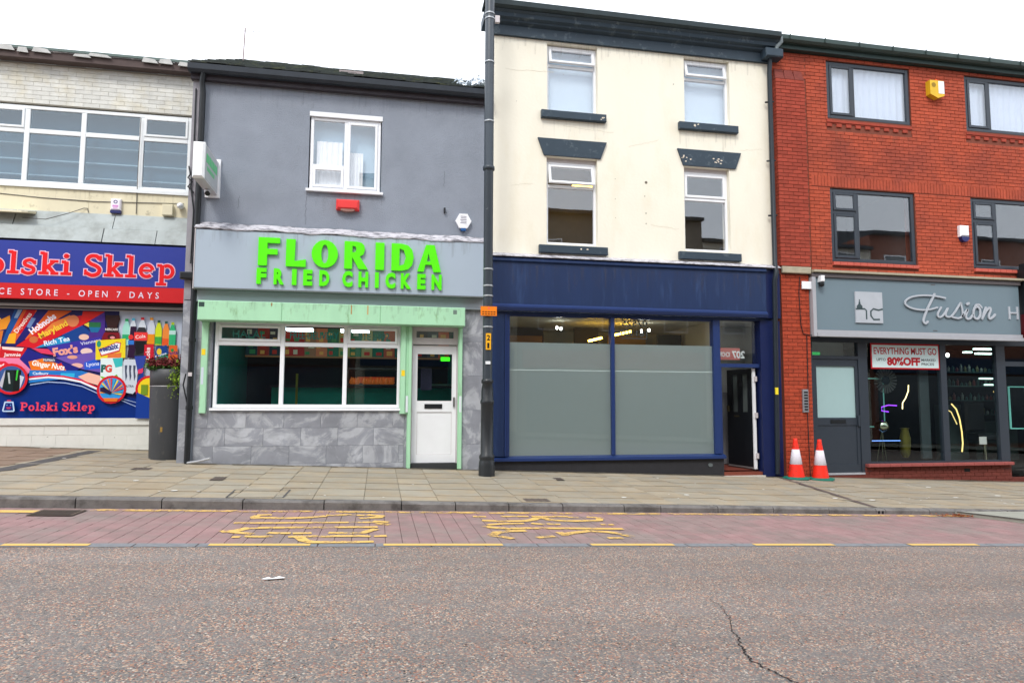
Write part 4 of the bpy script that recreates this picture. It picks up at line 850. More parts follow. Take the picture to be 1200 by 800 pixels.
for x, z, c_ in ((-2.835, 1.84, (240, 206, 40)), (.405, 1.53, (240, 206, 40)), (.475, 1.0, (214, 224, 226)), (1.40, 1.0, (214, 224, 226)), (-2.84, 1.45, (200, 210, 220))):
    B('sticker', flat(c_), b2, (x-.03, x+.03, -.0925, -.0905, z-.05, z+.05) if c_[2] == 40 else (x-.02, x+.02, -.0925, -.0905, z-.14, z+.14))
# shop window
window(b2, -2.69, .36, .93, 2.365, .02, [(-2.69, -1.615, [2.0], [0, 1]), (-1.615, -.58, [2.0], [0, 0]), (-.58, .36, [2.0], [0, 1])], .055, PVC, GLD, mull=.07, sash=.045)
B('head_panel', PVCD, b2, (-2.72, .42, .04, .13, 2.367, 2.69))
B('sill', PVC, b2, (-2.72, .385, -.06, .05, .885, .927))
NEON = emit('neon_teal', (0, 120, 118), .15)
for s_, a, b in (('HALAL', -2.42, -1.90), ('FREE DELIVERY', -1.50, -.70), ('01E 2992', -.36, .16)):
    text(s_, a, b, 2.10, .125, .045, M('teal_lettering', (16, 130, 122), .5), b2, 'window_lettering', .003, .01)
# door
dr = B('door', PVC, b2, (.575, .66, .10, .16, -.02, 2.03), (1.27, 1.345, .10, .16, -.02, 2.03), (.66, 1.27, .10, .16, 1.88, 2.03), (.66, 1.27, .10, .16, .86, 1.055), (.66, 1.27, .10, .16, -.02, .12))
B('pane', GLD, dr, (.66, 1.27, .12, .128, 1.055, 1.88)); B('panel', PVC, dr, (.66, 1.27, .115, .145, .12, .86))
B('letterbox', BLACK, dr, (.79, 1.10, .088, .099, .92, 1.00)); B('hinge', PVC, dr, (.555, .60, .08, .099, .88, 1.12)); B('hinge', PVC, dr, (.555, .60, .08, .099, 1.80, 1.92))
B('panel_bead', PVCD, dr, (.66, .667, .105, .114, .12, .86), (1.263, 1.27, .105, .114, .12, .86), (.667, 1.263, .105, .114, .12, .127), (.667, 1.263, .105, .114, .853, .86))
B('handle', M('steel_handle', (150, 150, 150), .3, metal=.7), dr, (1.29, 1.32, .07, .099, .95, 1.12))
B('open_sign', emit('open_green', (60, 235, 20), .9), dr, (1.07, 1.23, .131, .14, 1.76, 1.83))
fr_ = B('door_frame', PVCD, b2, (.52, .573, .04, .15, -.1, 2.69), (1.347, 1.40, .04, .15, -.1, 2.69), (.573, 1.347, .04, .15, 2.045, 2.11), (.573, 1.347, .04, .15, 2.33, 2.69), (.573, .63, .04, .15, 2.11, 2.33), (1.29, 1.347, .04, .15, 2.11, 2.33), (.63, 1.29, .05, .15, 2.11, 2.16), (.63, 1.29, .05, .15, 2.28, 2.33))
B('fanlight', GLD, fr_, (.63, 1.29, .10, .105, 2.16, 2.28)); B('threshold', M('step_black', (52, 54, 56), .8), b2, (.55, 1.372, -.02, .15, -.25, -.025))
# takeaway interior
TEAL = M('teal_wall', (24, 140, 128), .7); TEALD = M('teal_counter', (18, 136, 116), .5)
IN2 = thing('shop_room', 'dark teal takeaway interior seen through the shop window', 'room', (-.8, 2, -.02))
room(IN2, -2.74, 1.5, .145, 3.2, -.03, 2.68, [M('dark_kitchen', (30, 34, 38), .7), TEAL, M('ceiling_grey', (120, 124, 120), .9), M('floor_tile', (70, 66, 62), .6)], 'walls')
co = thing('counter', 'teal serving counter with a dark top inside the takeaway', 'counter', (-.2, 2.2, 0))
B('front', TEALD, co, (-2.0, 1.49, 1.6, 2.0, -.02, 1.30)); B('top', M('counter_top', (30, 34, 36), .4), co, (-2.03, 1.49, 1.55, 2.05, 1.30, 1.35))
mb = thing('menu_board', 'lit menu boards in red and green above the takeaway counter', 'menu board', (-.6, 2.9, 2.1))
cl = [(30, 60, 70), (150, 50, 40), (30, 60, 70), (180, 40, 36), (170, 34, 34), (150, 110, 80), (200, 120, 80), (20, 110, 80), (150, 160, 90), (24, 120, 80), (170, 170, 110), (20, 110, 80), (180, 90, 60), (20, 100, 84), (40, 90, 80), (60, 60, 60), (70, 80, 80), (190, 90, 50)]
rg = random.Random(11)
for k, c_ in enumerate(cl):
    x = -2.7+k*.232; B('menu_panel', emit('menu_%d' % k, c_, .10), mb, (x, x+.226, 2.72, 2.76, 1.97, 2.55))
    for j in range(4):
        q = rg.choice(((230, 180, 90), (210, 60, 40), (220, 220, 190), (60, 150, 90))); u = x+.01+rg.random()*.08; z = 2.0+j*.135
        B('menu_picture', emit('menu_pic_%d_%d' % (q[0], q[2]), q, .07), mb, (u, u+.06+rg.random()*.06, 2.714, 2.7195, z, z+.05+rg.random()*.05))
B('frame', emit('menu_trim', (150, 110, 70), .12), mb, (-2.7, 1.48, 2.70, 2.75, 1.935, 1.967))
for k, (a, b, y) in enumerate(((-1.69, -1.22, 1.0), (-.72, -.63, 1.0), (-.52, -.20, 1.0))):
    tag(B('ceiling_light', emit('tube_white', (235, 245, 255), 7), None, (a, b, y, y+.10, 2.325, 2.375)), ('white strip light over the free delivery lettering', 'short white strip light in the middle of the takeaway ceiling', 'white strip light over the telephone number lettering')[k], 'ceiling light', 'strip lights in the takeaway')
hc = thing('hot_cabinet', 'glass hot food cabinet glowing orange on the takeaway counter', 'food cabinet', (.1, 1.7, 1.35))
B('case', M('cabinet_steel', (90, 96, 96), .3, metal=.6), hc, (-.62, .45, 1.65, 2.0, 1.352, 1.37), (-.62, .45, 1.65, 2.0, 1.66, 1.69), (-.62, -.59, 1.65, 2.0, 1.37, 1.66))
B('glow', emit('orange_glow', (200, 80, 30), .18), hc, (-.40, .3, 1.92, 1.94, 1.40, 1.52))
m = MB(); rg = random.Random(6)
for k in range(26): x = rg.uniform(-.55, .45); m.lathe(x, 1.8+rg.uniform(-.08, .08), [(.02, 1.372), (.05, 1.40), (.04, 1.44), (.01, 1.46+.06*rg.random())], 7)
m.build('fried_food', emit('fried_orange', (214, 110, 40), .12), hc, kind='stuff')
ky = thing('yellow_pole', 'thin yellow vertical pole standing just inside the takeaway window', 'pole', (-1.5, 1.2, 0)); B('pole', M('pole_yellow', (120, 120, 30), .5), ky, (-1.53, -1.49, 1.3, 1.34, 0, 1.55))
B('door_poster', M('poster_dim', (70, 60, 90), .5), IN2, (.75, .95, .6, .61, 1.25, 1.65)); B('shelf', M('shelf_grey', (90, 120, 110), .5), IN2, (.95, 1.5, .9, 1.2, 1.34, 1.37))
# downpipe at the left corner
dp = thing('downpipe', 'black downpipe with grey offset foot at the left corner of the takeaway', 'downpipe', (-3.01, -.1, 0))
MB().tube([(-3.0, -.16, 6.56), (-3.03, -.12, 6.40), (-3.015, -.09, 6.2), (-3.015, -.09, .02)], .045, 12).build('pipe', BLACK, dp)
for z in (.9, 2.0, 3.9, 5.2): MB().tube([(-3.015, -.09, z), (-3.015, -.09, z+.06)], .058, 12).build('bracket', BLACK, dp)
MB().rbox(-3.24, -2.96, -.16, -.032, 3.03, 3.15, .02).build('hopper', BLACK, dp)
MB().tube([(-3.09, -.09, 1.48), (-3.12, -.10, 1.3), (-3.06, -.1, 1.05), (-3.03, -.1, .95)], .012, 6).build('cable_loop', BLACK, dp)
B('tape', PVCD, dp, (-3.045, -2.985, -.139, -.136, 1.44, 1.50))
MB().tube([(-3.0, -.12, .05), (-2.85, -.2, .07), (-2.62, -.3, .13)], .018, 8).build('spout', M('grey_plastic', (170, 172, 176), .5), dp)
for k, (pts, lab) in enumerate((([(-3.14,-.05,6.3),(-3.13,-.05,5.0),(-3.15,-.06,4.6),(-3.09,-.06,4.2),(-3.1,-.06,3.3)], 'thin black cables clipped down the grey corner pier'),
                         ([(-3.2,-.04,4.95),(-3.16,-.08,4.8),(-3.2,-.07,4.75),(-3.13,-.06,4.68),(-3.2,-.05,4.6),(-3.1,-.06,4.5)], 'tangle of black cable ends on the corner pier'))):
    tag(MB().tube(pts, .012, 6).build('cable', BLACK, None), lab, 'cable')
# projecting lightbox
pj = thing('projecting_sign', 'white projecting lightbox sign with green print on the grey wall', 'shop sign', (-2.8, -.5, 4.5))
MB().rbox(-2.90, -2.725, -1.0, -.93, 4.48, 5.05, .03).build('end_cap', M('lightbox_white', (238, 240, 242), .4), pj)
B('case', M('lightbox_frame', (196, 196, 200), .4), pj, (-2.89, -2.735, -.93, -.05, 4.485, 5.045)); B('wall_plate', PVC, pj, (-2.93, -2.70, -.049, -.001, 4.44, 5.10))
B('face', M('lightbox_face', (176, 180, 184), .4), pj, (-2.734, -2.730, -.90, -.08, 4.51, 5.02))
m = MB()
for z0, z1, a, b in ((4.78, 4.92, -.86, -.14), (4.66, 4.73, -.80, -.3)): 
    n = 7
    for k in range(n): y0 = a+(b-a)*k/n; m.box(-2.729, -2.727, y0+.01, y0+(b-a)/n-.02, z0, z1)
m.build('print', flat((90, 200, 130)), pj)
cc = thing('security_camera', 'white bullet camera under the projecting lightbox', 'security camera', (-2.83, -.25, 4.45))
MB().tube([(-2.86, -.22, 4.52), (-2.80, -.42, 4.40)], .045, 12).build('body', PVC, cc); MB().tube([(-2.80, -.42, 4.40), (-2.792, -.44, 4.388)], .04, 12).build('lens', BLACK, cc); MB().tube([(-2.88, -.0, 4.50), (-2.87, -.2, 4.50)], .014, 8).build('bracket', PVC, cc)
rl = thing('alarm_siren', 'red bulkhead siren box under the white upstairs window', 'alarm box', (-.6, -.05, 4.32))
REDB = M('siren_red', (226, 62, 62), .4, var=.03); m = MB(); m.rbox(-.79, -.40, -.12, -.001, 4.345, 4.525, .035); m.build('cover', REDB, rl); MB().disc(-.595, 4.345, .12, -.10, -.002, 16, .03).build('lens', M('lens_grey', (150, 110, 100), .4), rl)
hx = thing('alarm_box', 'white hexagonal alarm box at the right end of the grey wall', 'alarm box', (1.425, -.04, 4.25))
MB().prism([(1.425+.145*cos(radians(60*k)), 4.265+.15*sin(radians(60*k))) for k in range(6)], -.07, -.001).build('cover', M('alarm_hex_white', (236, 238, 242), .4), hx)
B('beacon', M('beacon_blue', (40, 90, 150), .3), hx, (1.38, 1.47, -.068, -.002, 4.09, 4.134))
for j in range(5): B('lettering', flat((90, 80, 110)), hx, (1.37+.01*(j % 2), 1.48, -.072, -.0705, 4.34-j*.03, 4.35-j*.03))
B('hook', BLACK, b2, (1.075, 1.105, -.06, -.001, 4.41, 4.49))
ae = thing('tv_aerial', 'thin rusty television aerial pole above the slate roof', 'aerial', (-3.02, 3.0, 8.1))
MB().tube([(-3.03, 3, 8.05), (-3.0, 3, 9.08)], .013, 6).build('pole', M('rusty_pole', (150, 130, 130), .7), ae)
m = MB(); m.tube([(-3.1, 3, 9.0), (-2.7, 3, 9.03)], .006, 5); m.build('boom', M('alu', (180, 180, 186), .4), ae)
for x in (-3.09, -2.83, -2.72): MB().tube([(x, 3, 8.9), (x+.01, 3, 9.16)], .007, 5).build('element', M('alu', (180, 180, 186), .4), ae)

# ------------------------------------------------------------------ building 3: cream house over a blue shopfront
b3 = thing('cream_building', 'three storey cream painted house above an empty navy blue shopfront', 'building', (4.7, 0, 0))
CRM = M('cream_paint', (236, 231, 215), .8, var=.03, scale=1.6, bump=.25, bscale=18, col2=(220, 210, 182), s2=1.1, t2=.62, w2=.12, f2=.45, stretch=(1.4, 1, .6))
SLT = M('slate_blue_paint', (52, 66, 78), .5, var=.1, scale=4, col2=(80, 92, 100), s2=6, t2=.62, w2=.04)
W3 = [(2.985, 3.975, 6.46, 7.80), (5.745, 6.71, 6.46, 7.80), (2.975, 3.96, 3.94, 5.60), (5.71, 6.66, 3.94, 5.60)]
wall(1.93, 7.62, 3.0, 7.83, W3, 0, .13, CRM, b3)
MB().prism([(1.93, 0), (1.93, 0)], 0, 0) if 0 else None
m = MB(); m.add([(1.931, .29, 3), (1.931, 8, 3), (1.931, 8, 6.7), (1.931, 4, 8.62), (1.931, .29, 6.85)], [(0, 4, 3, 2, 1)]); m.build('gable_wall', CRM, b3)
# cornice: frieze, mouldings, gutter
B('frieze', SLT, b3, (1.93, 7.62, -.06, .25, 7.832, 8.02))
MB().profile([(-.06, 8.02), (-.14, 8.05), (-.15, 8.08), (-.22, 8.10), (-.24, 8.16), (-.30, 8.19), (.25, 8.19), (.25, 8.02)], 1.76, 7.66).build('cornice', SLT, b3)
MB().profile([(-.10, 8.195), (-.28, 8.195), (-.36, 8.24), (-.37, 8.33), (-.35, 8.33), (-.33, 8.25), (-.12, 8.25)], 1.72, 7.66).build('gutter', M('gutter_slate', (46, 58, 62), .5, var=.2, scale=5), b3)
m = MB(); m.add([(1.94, .25, 6.87), (4.4, .25, 8.2), (7.62, .25, 8.2), (7.62, 4, 10.0), (4.9, 4, 10.0), (1.94, 4, 8.64), (1.94, 8, 6.7), (7.62, 8, 8.1)], [(0, 1, 4, 5), (1, 2, 3, 4), (5, 4, 3, 7, 6)]); m.build('roof', M('roof_dark', (64, 74, 72), .9, var=.3, scale=8), b3)
m = MB(); rg = random.Random(12); x = 1.9
while x < 7.6:
    m.box(x, x+.24, -.30, .2, 8.29, 8.325+rg.uniform(0, .02)+(.03 if 4.95 < x < 5.3 else 0)); x += .25
m.build('slate', M('roof_slate2', (74, 88, 84), .85, var=.25, scale=9, isl=.2), b3, kind='stuff')
# windows
wr = M('reveal_grey', (206, 200, 190), .8)
BACK3 = (M('backing_white', (190, 208, 224), .9, var=.02))
def casement(x0, x1, z0, z1, zt, op, lab=None):
    window(b3, x0, x1, z0, z1, .09, [(x0, x1, [zt], [0, 2 if op else 1])], .05, PVC, GL, mull=.06, sash=.05)
casement(2.985, 3.975, 6.465, 7.785, 7.40, True)
casement(5.745, 6.71, 6.465, 7.785, 7.40, True)
casement(2.975, 3.96, 3.945, 5.52, 5.06, True); B('window_head', PVCD, b3, (2.975, 3.96, .10, .13, 5.522, 5.60))
casement(5.71, 6.66, 3.945, 5.52, 4.98, False); B('window_head', PVCD, b3, (5.71, 6.66, .10, .13, 5.522, 5.60))
for x0, x1, z in ((2.86, 4.12, 6.31), (5.60, 6.84, 6.31), (2.82, 4.13, 3.76), (5.56, 6.84, 3.76)):
    MB().rbox(x0, x1, -.09, .088, z, z+.145, .01).build('sill', SLT, b3)
for x0, x1 in ((2.80, 4.14), (5.57, 6.91)):
    MB().prism([(x0+.12, 5.605), (x1-.12, 5.605), (x1, 5.93), (x0, 5.93)], -.035, -.001).build('lintel', SLT, b3)
rg = random.Random(8)
m = MB()
for x0, x1, z0, z1, n in ((5.66, 5.85, 5.66, 5.8, 7), (6.3, 6.5, 5.66, 5.78, 8), (3.6, 3.75, 3.82, 3.86, 2), (5.85, 6.0, 6.36, 6.42, 3), (4.0, 4.08, 6.33, 6.4, 3)):
    for k in range(n):
        x, z = rg.uniform(x0, x1), rg.uniform(z0, z1); y = -.0365 if z > 5 and z < 6 else -.0915
        m.prism([(x+rg.uniform(.01, .03)*cos(a), z+rg.uniform(.008, .02)*sin(a)) for a in (0, 1.1, 2.4, 3.6, 5)], y, y+.001)
m.build('paint_chip', M('chip_white', (226, 214, 196), .9), b3)
m = MB()
for x, z, r in ((4.93,5.22,.028),(4.90,4.95,.010),(4.92,4.62,.012),(4.92,4.42,.010),(4.31,5.25,.007),(4.31,4.86,.007),(4.31,4.5,.006),(5.52,7.22,.01),(3.3,7.2,.006),(2.4,6.6,.006)): m.disc(x, z, r, -.003, -.001, 8)
m.build('drill_hole', M('hole_grey', (110, 104, 92), .9), b3)
# rooms upstairs
for x0, x1, z0, z1 in ((2.1, 4.8, 6.2, 7.8), (4.85, 7.5, 6.2, 7.8)): room(b3, x0, x1, .29, 2, z0, z1, [BACK3]*4)
for x0, x1 in ((2.95, 4.0), (5.7, 6.75)):
    tag(B('added_backing', BACK3, None, (x0, x1, .24, .26, 6.40, 7.78)), 'pale sheet added to brighten the %s top floor window of the cream house' % ('left' if x0 < 5 else 'right'), 'blind', 'added pale sheets on the top floor')  # sheets added so the glass looks as pale as reflected sky
for x0, x1 in ((2.1, 4.8), (4.85, 7.5)): room(b3, x0, x1, .29, 1.7, 3.3, 6.1, [M('office_beige', (150, 140, 112), .9)]*4)
tag(B('ceiling_light', emit('warm_tube', (255, 205, 90), 4), None, (3.75, 4.15, .9, 1.0, 5.36, 5.40)), 'warm yellow tube light in the lower left room of the cream house', 'ceiling light')
# blue front
NAVY = M('navy_paint', (24, 45, 84), .42, var=.12, scale=2.5, spec=.4, stretch=(3, 1, .4), col2=(40, 62, 102), s2=3, t2=.62, w2=.08); NAVB = M('navy_paint_bright', (28, 50, 100), .38, var=.05, scale=3, spec=.45)
MB().profile([(-.001, 3.735), (-.10, 3.70), (-.19, 3.655), (-.19, 3.64), (-.001, 3.66)], 1.93, 7.60).build('lead_strip', LEAD, b3)
B('fascia', NAVY, b3, (1.94, 7.30, -.14, .30, 2.79, 3.63)); MB().profile([(-.14, 3.62), (-.18, 3.60), (-.18, 3.56), (-.14, 3.54)], 1.94, 7.30).build('fascia_moulding', NAVY, b3)
MB().profile([(-.03, 2.6705), (-.16, 2.67), (-.19, 2.72), (-.19, 2.75), (-.15, 2.787), (-.03, 2.787)], 1.94, 7.30).build('fascia_cornice', NAVB, b3)
B('soffit', NAVY, b3, (1.94, 7.58, -.04, .30, 2.62, 2.669))
B('pilaster', NAVY, b3, (1.94, 2.19, -.06, .25, .083, 2.62)); B('pilaster_edge', NAVB, b3, (2.195, 2.22, -.075, .2, .083, 2.62))
NAVD = M('navy_paint_dark', (20, 32, 76), .4, var=.08, scale=3)
B('pilaster', NAVD, b3, (7.20, 7.62, -.06, .25, -.35, 2.62)); B('pilaster_top', NAVD, b3, (7.302, 7.62, -.10, .25, 2.67, 3.62))
fr3 = B('shop_window', NAVB, b3, (2.222, 2.285, -.03, .12, .083, 2.618), (4.195, 4.26, -.03, .12, .083, 2.618), (6.235, 6.365, -.03, .12, .083, 2.618), (2.285, 4.195, .0, .12, 2.59, 2.618), (4.26, 6.235, .0, .12, 2.59, 2.618))
for x0, x1 in ((2.285, 4.195), (4.26, 6.235)):
    B('pane', GLN, fr3, (x0, x1, .03, .038, .083, 2.59)); B('frosted_film', FROST, fr3, (x0, x1, .040, .043, .083, 1.612)); B('frosted_film', FROST, fr3, (x0, x1, .040, .043, 1.622, 2.115)); B('film_joint', M('film_edge', (214, 220, 218), .4), fr3, (x0, x1, .039, .042, 1.612, 1.622))
MB().profile([(-.09, .0), (-.09, .05), (.02, .08), (.12, .08), (.12, -.0)], 1.94, 6.42).build('sill', NAVB, b3)
B('plinth', M('plinth_black', (44, 44, 48), .6, var=.15, scale=8), b3, (1.935, 6.40, -.03, .2, -.55, -.002))
MB().disc(6.12, -.12, .045, -.045, -.03, 16, .035).build('air_vent', M('vent_grey', (96, 104, 106), .5), b3)
B('door_frame', NAVB, b3, (6.37, 7.195, -.01, .10, 1.715, 1.785), (6.365, 6.40, -.01, .10, -.3, 1.714), (6.365, 6.385, -.01, .10, 1.786, 2.618))
tl = B('fanlight', GLN, b3, (6.387, 7.195, .04, .046, 1.787, 2.60))
# hallway
HW = M('hall_wall', (206, 208, 204), .9, var=.05); HD = M('hall_dado', (130, 130, 136), .8)
hall = thing('hallway', 'narrow grey hallway behind the open black door', 'room', (6.8, 1.5, -.25))
room(hall, 6.41, 7.60, .10, 1.25, -.24, 2.618, [HW, HW, HW, M('hall_tile', (120, 60, 48), .6)], 'walls')
B('dado', HD, hall, (6.411, 6.42, .12, 1.24, -.23, 1.25), (6.43, 7.59, 1.22, 1.245, -.23, 1.25))
B('doorstep', M('step_red', (120, 62, 48), .7, var=.15, scale=10), b3, (6.40, 7.20, -.02, .32, -.55, -.265)); B('doorstep_edge', M('step_pale', (190, 186, 176), .8), b3, (6.36, 7.22, -.09, -.021, -.55, -.325))
od = thing('open_door', 'black panelled front door with two narrow glass strips standing open', 'door', (7.14, .1, -.22))
dl = bpy.data.objects.new('leaf', None)
def doorpt(u, t, z):   # u along the leaf from the hinge, t thickness
    h = Vector((7.13, .10)); f = Vector((7.02, .86)); d = (f-h).normalized(); nn = Vector((-d.y, d.x)); p = h+d*u+nn*t; return (p.x, p.y, z)
def dbox(m, u0, u1, t0, t1, z0, z1):
    v = [doorpt(u, t, z) for z in (z0, z1) for u, t in ((u0, t0), (u1, t0), (u1, t1), (u0, t1))]
    m.add(v, [(0, 1, 5, 4), (1, 2, 6, 5), (2, 3, 7, 6), (3, 0, 4, 7), (4, 5, 6, 7), (3, 2, 1, 0)]); return m
DB = M('door_black', (22, 25, 30), .35, spec=.5); m = MB()
for a in ((0, .77, -.22, .86), (0, .77, 1.60, 1.70)): dbox(m, a[0], a[1], 0, .045, a[2], a[3])
for a in ((0, .14), (.30, .44), (.60, .77)): dbox(m, a[0], a[1], 0, .045, .86, 1.60)
lf_ = m.build('leaf', DB, od)
for a, b in ((.14, .30), (.44, .60)):
    dbox(MB(), a, b, .015, .025, .86, 1.60).build('glass_strip', M('door_glass', (84, 92, 92), .3), od)
m = MB(); dbox(m, .40, .56, .046, .052, .76, .79); m.build('letterbox', M('brass_dim', (90, 84, 66), .4, metal=.6), od)
m = MB(); dbox(m, .70, .73, .046, .09, .86, .98); m.build('handle', M('brass_dim', (90, 84, 66), .4, metal=.6), od)
m = MB(); dbox(m, -.035, -.003, -.01, .05, -.22, 1.70); m.build('edge', PVC, od)
for z in (-.02, .75, 1.45): dbox(MB(), -.075, -.037, -.02, .03, z, z+.1).build('hinge', PVCD, od)
dbox(MB(), 0, .77, .046, .055, -.22, -.19).build('weather_bar', M('alu_bar', (150, 150, 150), .4, metal=.5), od)
# empty shop interior
IN3 = thing('shop_room', 'pale empty shop interior above the frosted windows of the blue front', 'room', (4.2, 2, -.1))
IW = M('plaster_beige', (206, 202, 184), .9, var=.05); room(IN3, 2.25, 6.40, .119, 2.9, -.2, 2.619, [IW, IW, M('ceiling_beige', (206, 204, 190), .9), IW], 'walls')
B('partition', M('dark_opening', (60, 56, 50), .8), IN3, (2.62, 3.40, 2.0, 2.05, .0, 2.60), (4.02, 4.55, 1.8, 1.85, 0, 2.60))
B('shelving', M('wood_orange', (150, 104, 50), .6), IN3, (2.66, 3.36, 1.93, 1.98, 1.9, 2.42)); B('warm_wall', M('wall_ochre', (190, 150, 70), .8), IN3, (5.0, 5.9, 2.5, 2.55, 0, 2.52))
B('frame', M('frame_dark', (70, 72, 68), .6), IN3, (5.75, 6.30, 1.5, 1.55, 1.6, 2.47))
for k, pts in enumerate((((4.08, 1.0, 2.25), (4.36, 1.0, 2.32)), ((4.64, 1.0, 2.385), (4.99, 1.0, 2.466)))):
    tag(MB().tube(pts, .022, 8).build('ceiling_light', emit('amber_tube', (255, 196, 70), 16), None), 'amber tube light seen above the %s frosted window' % ('left' if k == 0 else 'right'), 'ceiling light')
for x, z, w_ in ((3.38, 2.48, 'left lamp of the pair above the left'), (3.46, 2.465, 'right lamp of the pair above the left'), (5.12, 2.455, 'left lamp of the pair above the right'), (5.28, 2.475, 'right lamp of the pair above the right')):
    tag(MB().lathe(x, .8, [(.012, z-.03), (.026, z), (.012, z+.03)], 10).build('spot_lamp', emit('spot_white', (255, 255, 245), 12), None), 'small white spot, %s frosted window' % w_, 'spot lamp', 'spot lamps in pairs in the empty shop')
# the vinyl numbers on the inside of the glass read backwards from the street
VN = M('vinyl_grey', (70, 72, 76), .6)
text('07525', 4.44, 4.94, 2.46, .12, .06, VN, fr3, 'lettering', .002, .01, mirror=True); text('181101', 4.42, 4.94, 2.27, .12, .06, VN, fr3, 'lettering', .002, .01, mirror=True); B('underline', VN, fr3, (4.42, 4.95, .058, .06, 2.225, 2.24))
text('207', 6.66, 6.93, 1.90, .13, .06, M('vinyl_white', (200, 200, 200), .6), b3, 'lettering', .002, .03, mirror=True)
B('vinyl_band', M('vinyl_red', (160, 90, 86), .6), b3, (6.39, 6.83, .062, .064, 1.86, 2.09)); text('ICHOR', 6.41, 6.62, 1.92, .09, .061, M('vinyl_white', (200, 200, 200), .6), b3, 'lettering', .001, .02, mirror=True)
# downpipe between cream and red
d3 = thing('downpipe', 'black downpipe with box hopper between the cream house and the red brick building', 'downpipe', (7.52, -.1, 0))
MB().tube([(7.53, -.14, 7.9), (7.53, -.10, 7.6), (7.53, -.10, 3.75), (7.49, -.20, 3.55), (7.47, -.17, 3.4), (7.45, -.12, -.30)], .045, 12).build('pipe', M('pipe_slate', (36, 44, 52), .4, var=.1), d3)
MB().rbox(7.38, 7.76, -.26, -.02, 7.87, 8.05, .02).build('hopper', SLT, d3)
MB().tube([(7.70, -.26, 8.28), (7.71, -.26, 8.18), (7.64, -.22, 8.10), (7.62, -.2, 8.0)], .04, 10).build('swan_neck', M('pipe_pale', (120, 130, 134), .5), d3)
for z in (7.0, 5.8, 4.7): MB().tube([(7.44, -.06, z), (7.60, -.12, z)], .018, 6).build('bracket', BLACK, d3)
B('sticker', flat((236, 214, 50)), d3, (7.445, 7.475, -.185, -.183, 1.15, 1.27)) if 0 else MB().box(7.41, 7.47, -.188, -.172, 1.20, 1.33).build('sticker', flat((236, 214, 50)), d3)

# ------------------------------------------------------------------ building 4: red brick over the salon
b4 = thing('brick_building', 'three storey red brick building with dark grey windows over the salon, rightmost', 'building', (11, 0, 0))
MORT = M('mortar', (122, 68, 54), .95, var=.1, scale=9)
BRK = M('red_brick', (176, 80, 56), .88, var=.18, scale=14, isl=.10, bump=.5, bscale=90, col2=(138, 66, 54), s2=.9, t2=.55, w2=.12, f2=.8)
W4 = [(8.87, 10.84, 6.83, 8.05), (12.185, 14.15, 6.83, 8.05), (8.86, 10.83, 3.86, 5.375), (12.18, 14.15, 3.86, 5.375)]
SHOP4 = (8.27, 17.5, -1.5, 3.56)
wall(7.625, 17.5, -1.2, 8.13, W4+[SHOP4], 0, .12, MORT, b4)
SOLD = (8.45, 17.0, 5.385, 5.615)
DEN = [(8.84, 10.83, 6.60, 6.79), (12.16, 14.15, 6.60, 6.79)]
SIL = [(8.86, 10.83, 3.78, 3.86), (12.18, 14.15, 3.78, 3.86)]
PIL = (7.66, 8.40, 3.72, 7.58)
cells = courses(8.40, 14.9, 3.665, 8.12, .2125, .0745, .009, W4+[SOLD]+DEN+SIL)+courses(7.64, 8.40, 7.60, 8.12, .2125, .0745, .009, [])
cells += [(8.45+k*.075, 8.45+k*.075+.066, 5.39, 5.605) for k in range(84)]
field(b4, 'brick', cells, BRK, -.001, .010, .003, limit=170)
# projecting pilaster and ground floor pier
B('pilaster', MORT, b4, (7.665, 8.30, -.105, -.002, 3.70, 7.50), (7.665, 8.255, -.075, -.002, -1.0, 3.555))
BRKD = M('red_brick_dark', (156, 66, 50), .85, var=.16, scale=14, isl=.14, bump=.5, bscale=90)
field(b4, 'brick', courses(7.662, 8.305, 3.71, 7.50, .2125, .0745, .009, []), BRKD, -.106, .010, .003, limit=60)
BRKL = M('pier_brick', (164, 66, 42), .8, var=.2, scale=12, isl=.16, bump=.5, bscale=90)
cells = courses(7.662, 8.26, -.62, 3.55, .2125, .0745, .009, [])
field(b4, 'brick', cells, BRKL, -.076, .010, .003, limit=70)
# brick side faces of the pilaster
m = MB(); z = 3.71; k = 0
while z < 7.46: m.box(7.655, 7.664, -.114 , -.004, z, z+.065); z += .0745
m.build('brick', BRKD, b4, kind='stuff')
for k in range(3):
    m = MB(); 
    for j in range(3): m.rbox(7.65+j*.2125+.01*k, 7.65+j*.2125+.205, -.115+.03*k, -.012, 7.505+k*.075, 7.505+k*.075+.066, .004)
    m.build('cap_brick', M('cap_brick', (130, 66, 58), .85, var=.2, scale=14), b4)
# dentil courses and tiled sills
for x0, x1, _, _ in DEN:
    B('dentil_backing', BRKD, b4, (x0, x1, -.012, -.001, 6.715, 6.79)); 
    n = 9; w_ = (x1-x0)/n
    for k in range(n): MB().rbox(x0+k*w_+.0, x0+k*w_+.115, -.026, -.002, 6.645, 6.71, .004).build('dentil', BRKD, b4)
    MB().rbox(x0, x1, -.028, -.013, 6.735, 6.79, .004).build('sill_course', BRKD, b4)
TS = M('sill_tile_red', (190, 92, 78), .7, var=.1, scale=9)
for x0, x1, z0, z1 in SIL:
    n = 13; w_ = (x1-x0)/n
    for k in range(n): MB().rbox(x0+k*w_, x0+k*w_+w_-.006, -.06, -.001, 3.785, 3.852, .006).build('sill_tile', TS, b4)
EAV = M('eaves_green_black', (42, 60, 58), .5, var=.1, scale=4)
B('eaves_board', EAV, b4, (7.64, 17.5, -.13, .25, 8.132, 8.22)); MB().profile([(-.12, 8.225), (-.22, 8.225), (-.27, 8.26), (-.28, 8.34), (-.26, 8.34), (-.14, 8.30)], 7.68, 17.5).build('gutter', M('gutter_green', (60, 76, 74), .4, var=.15, scale=3), b4)
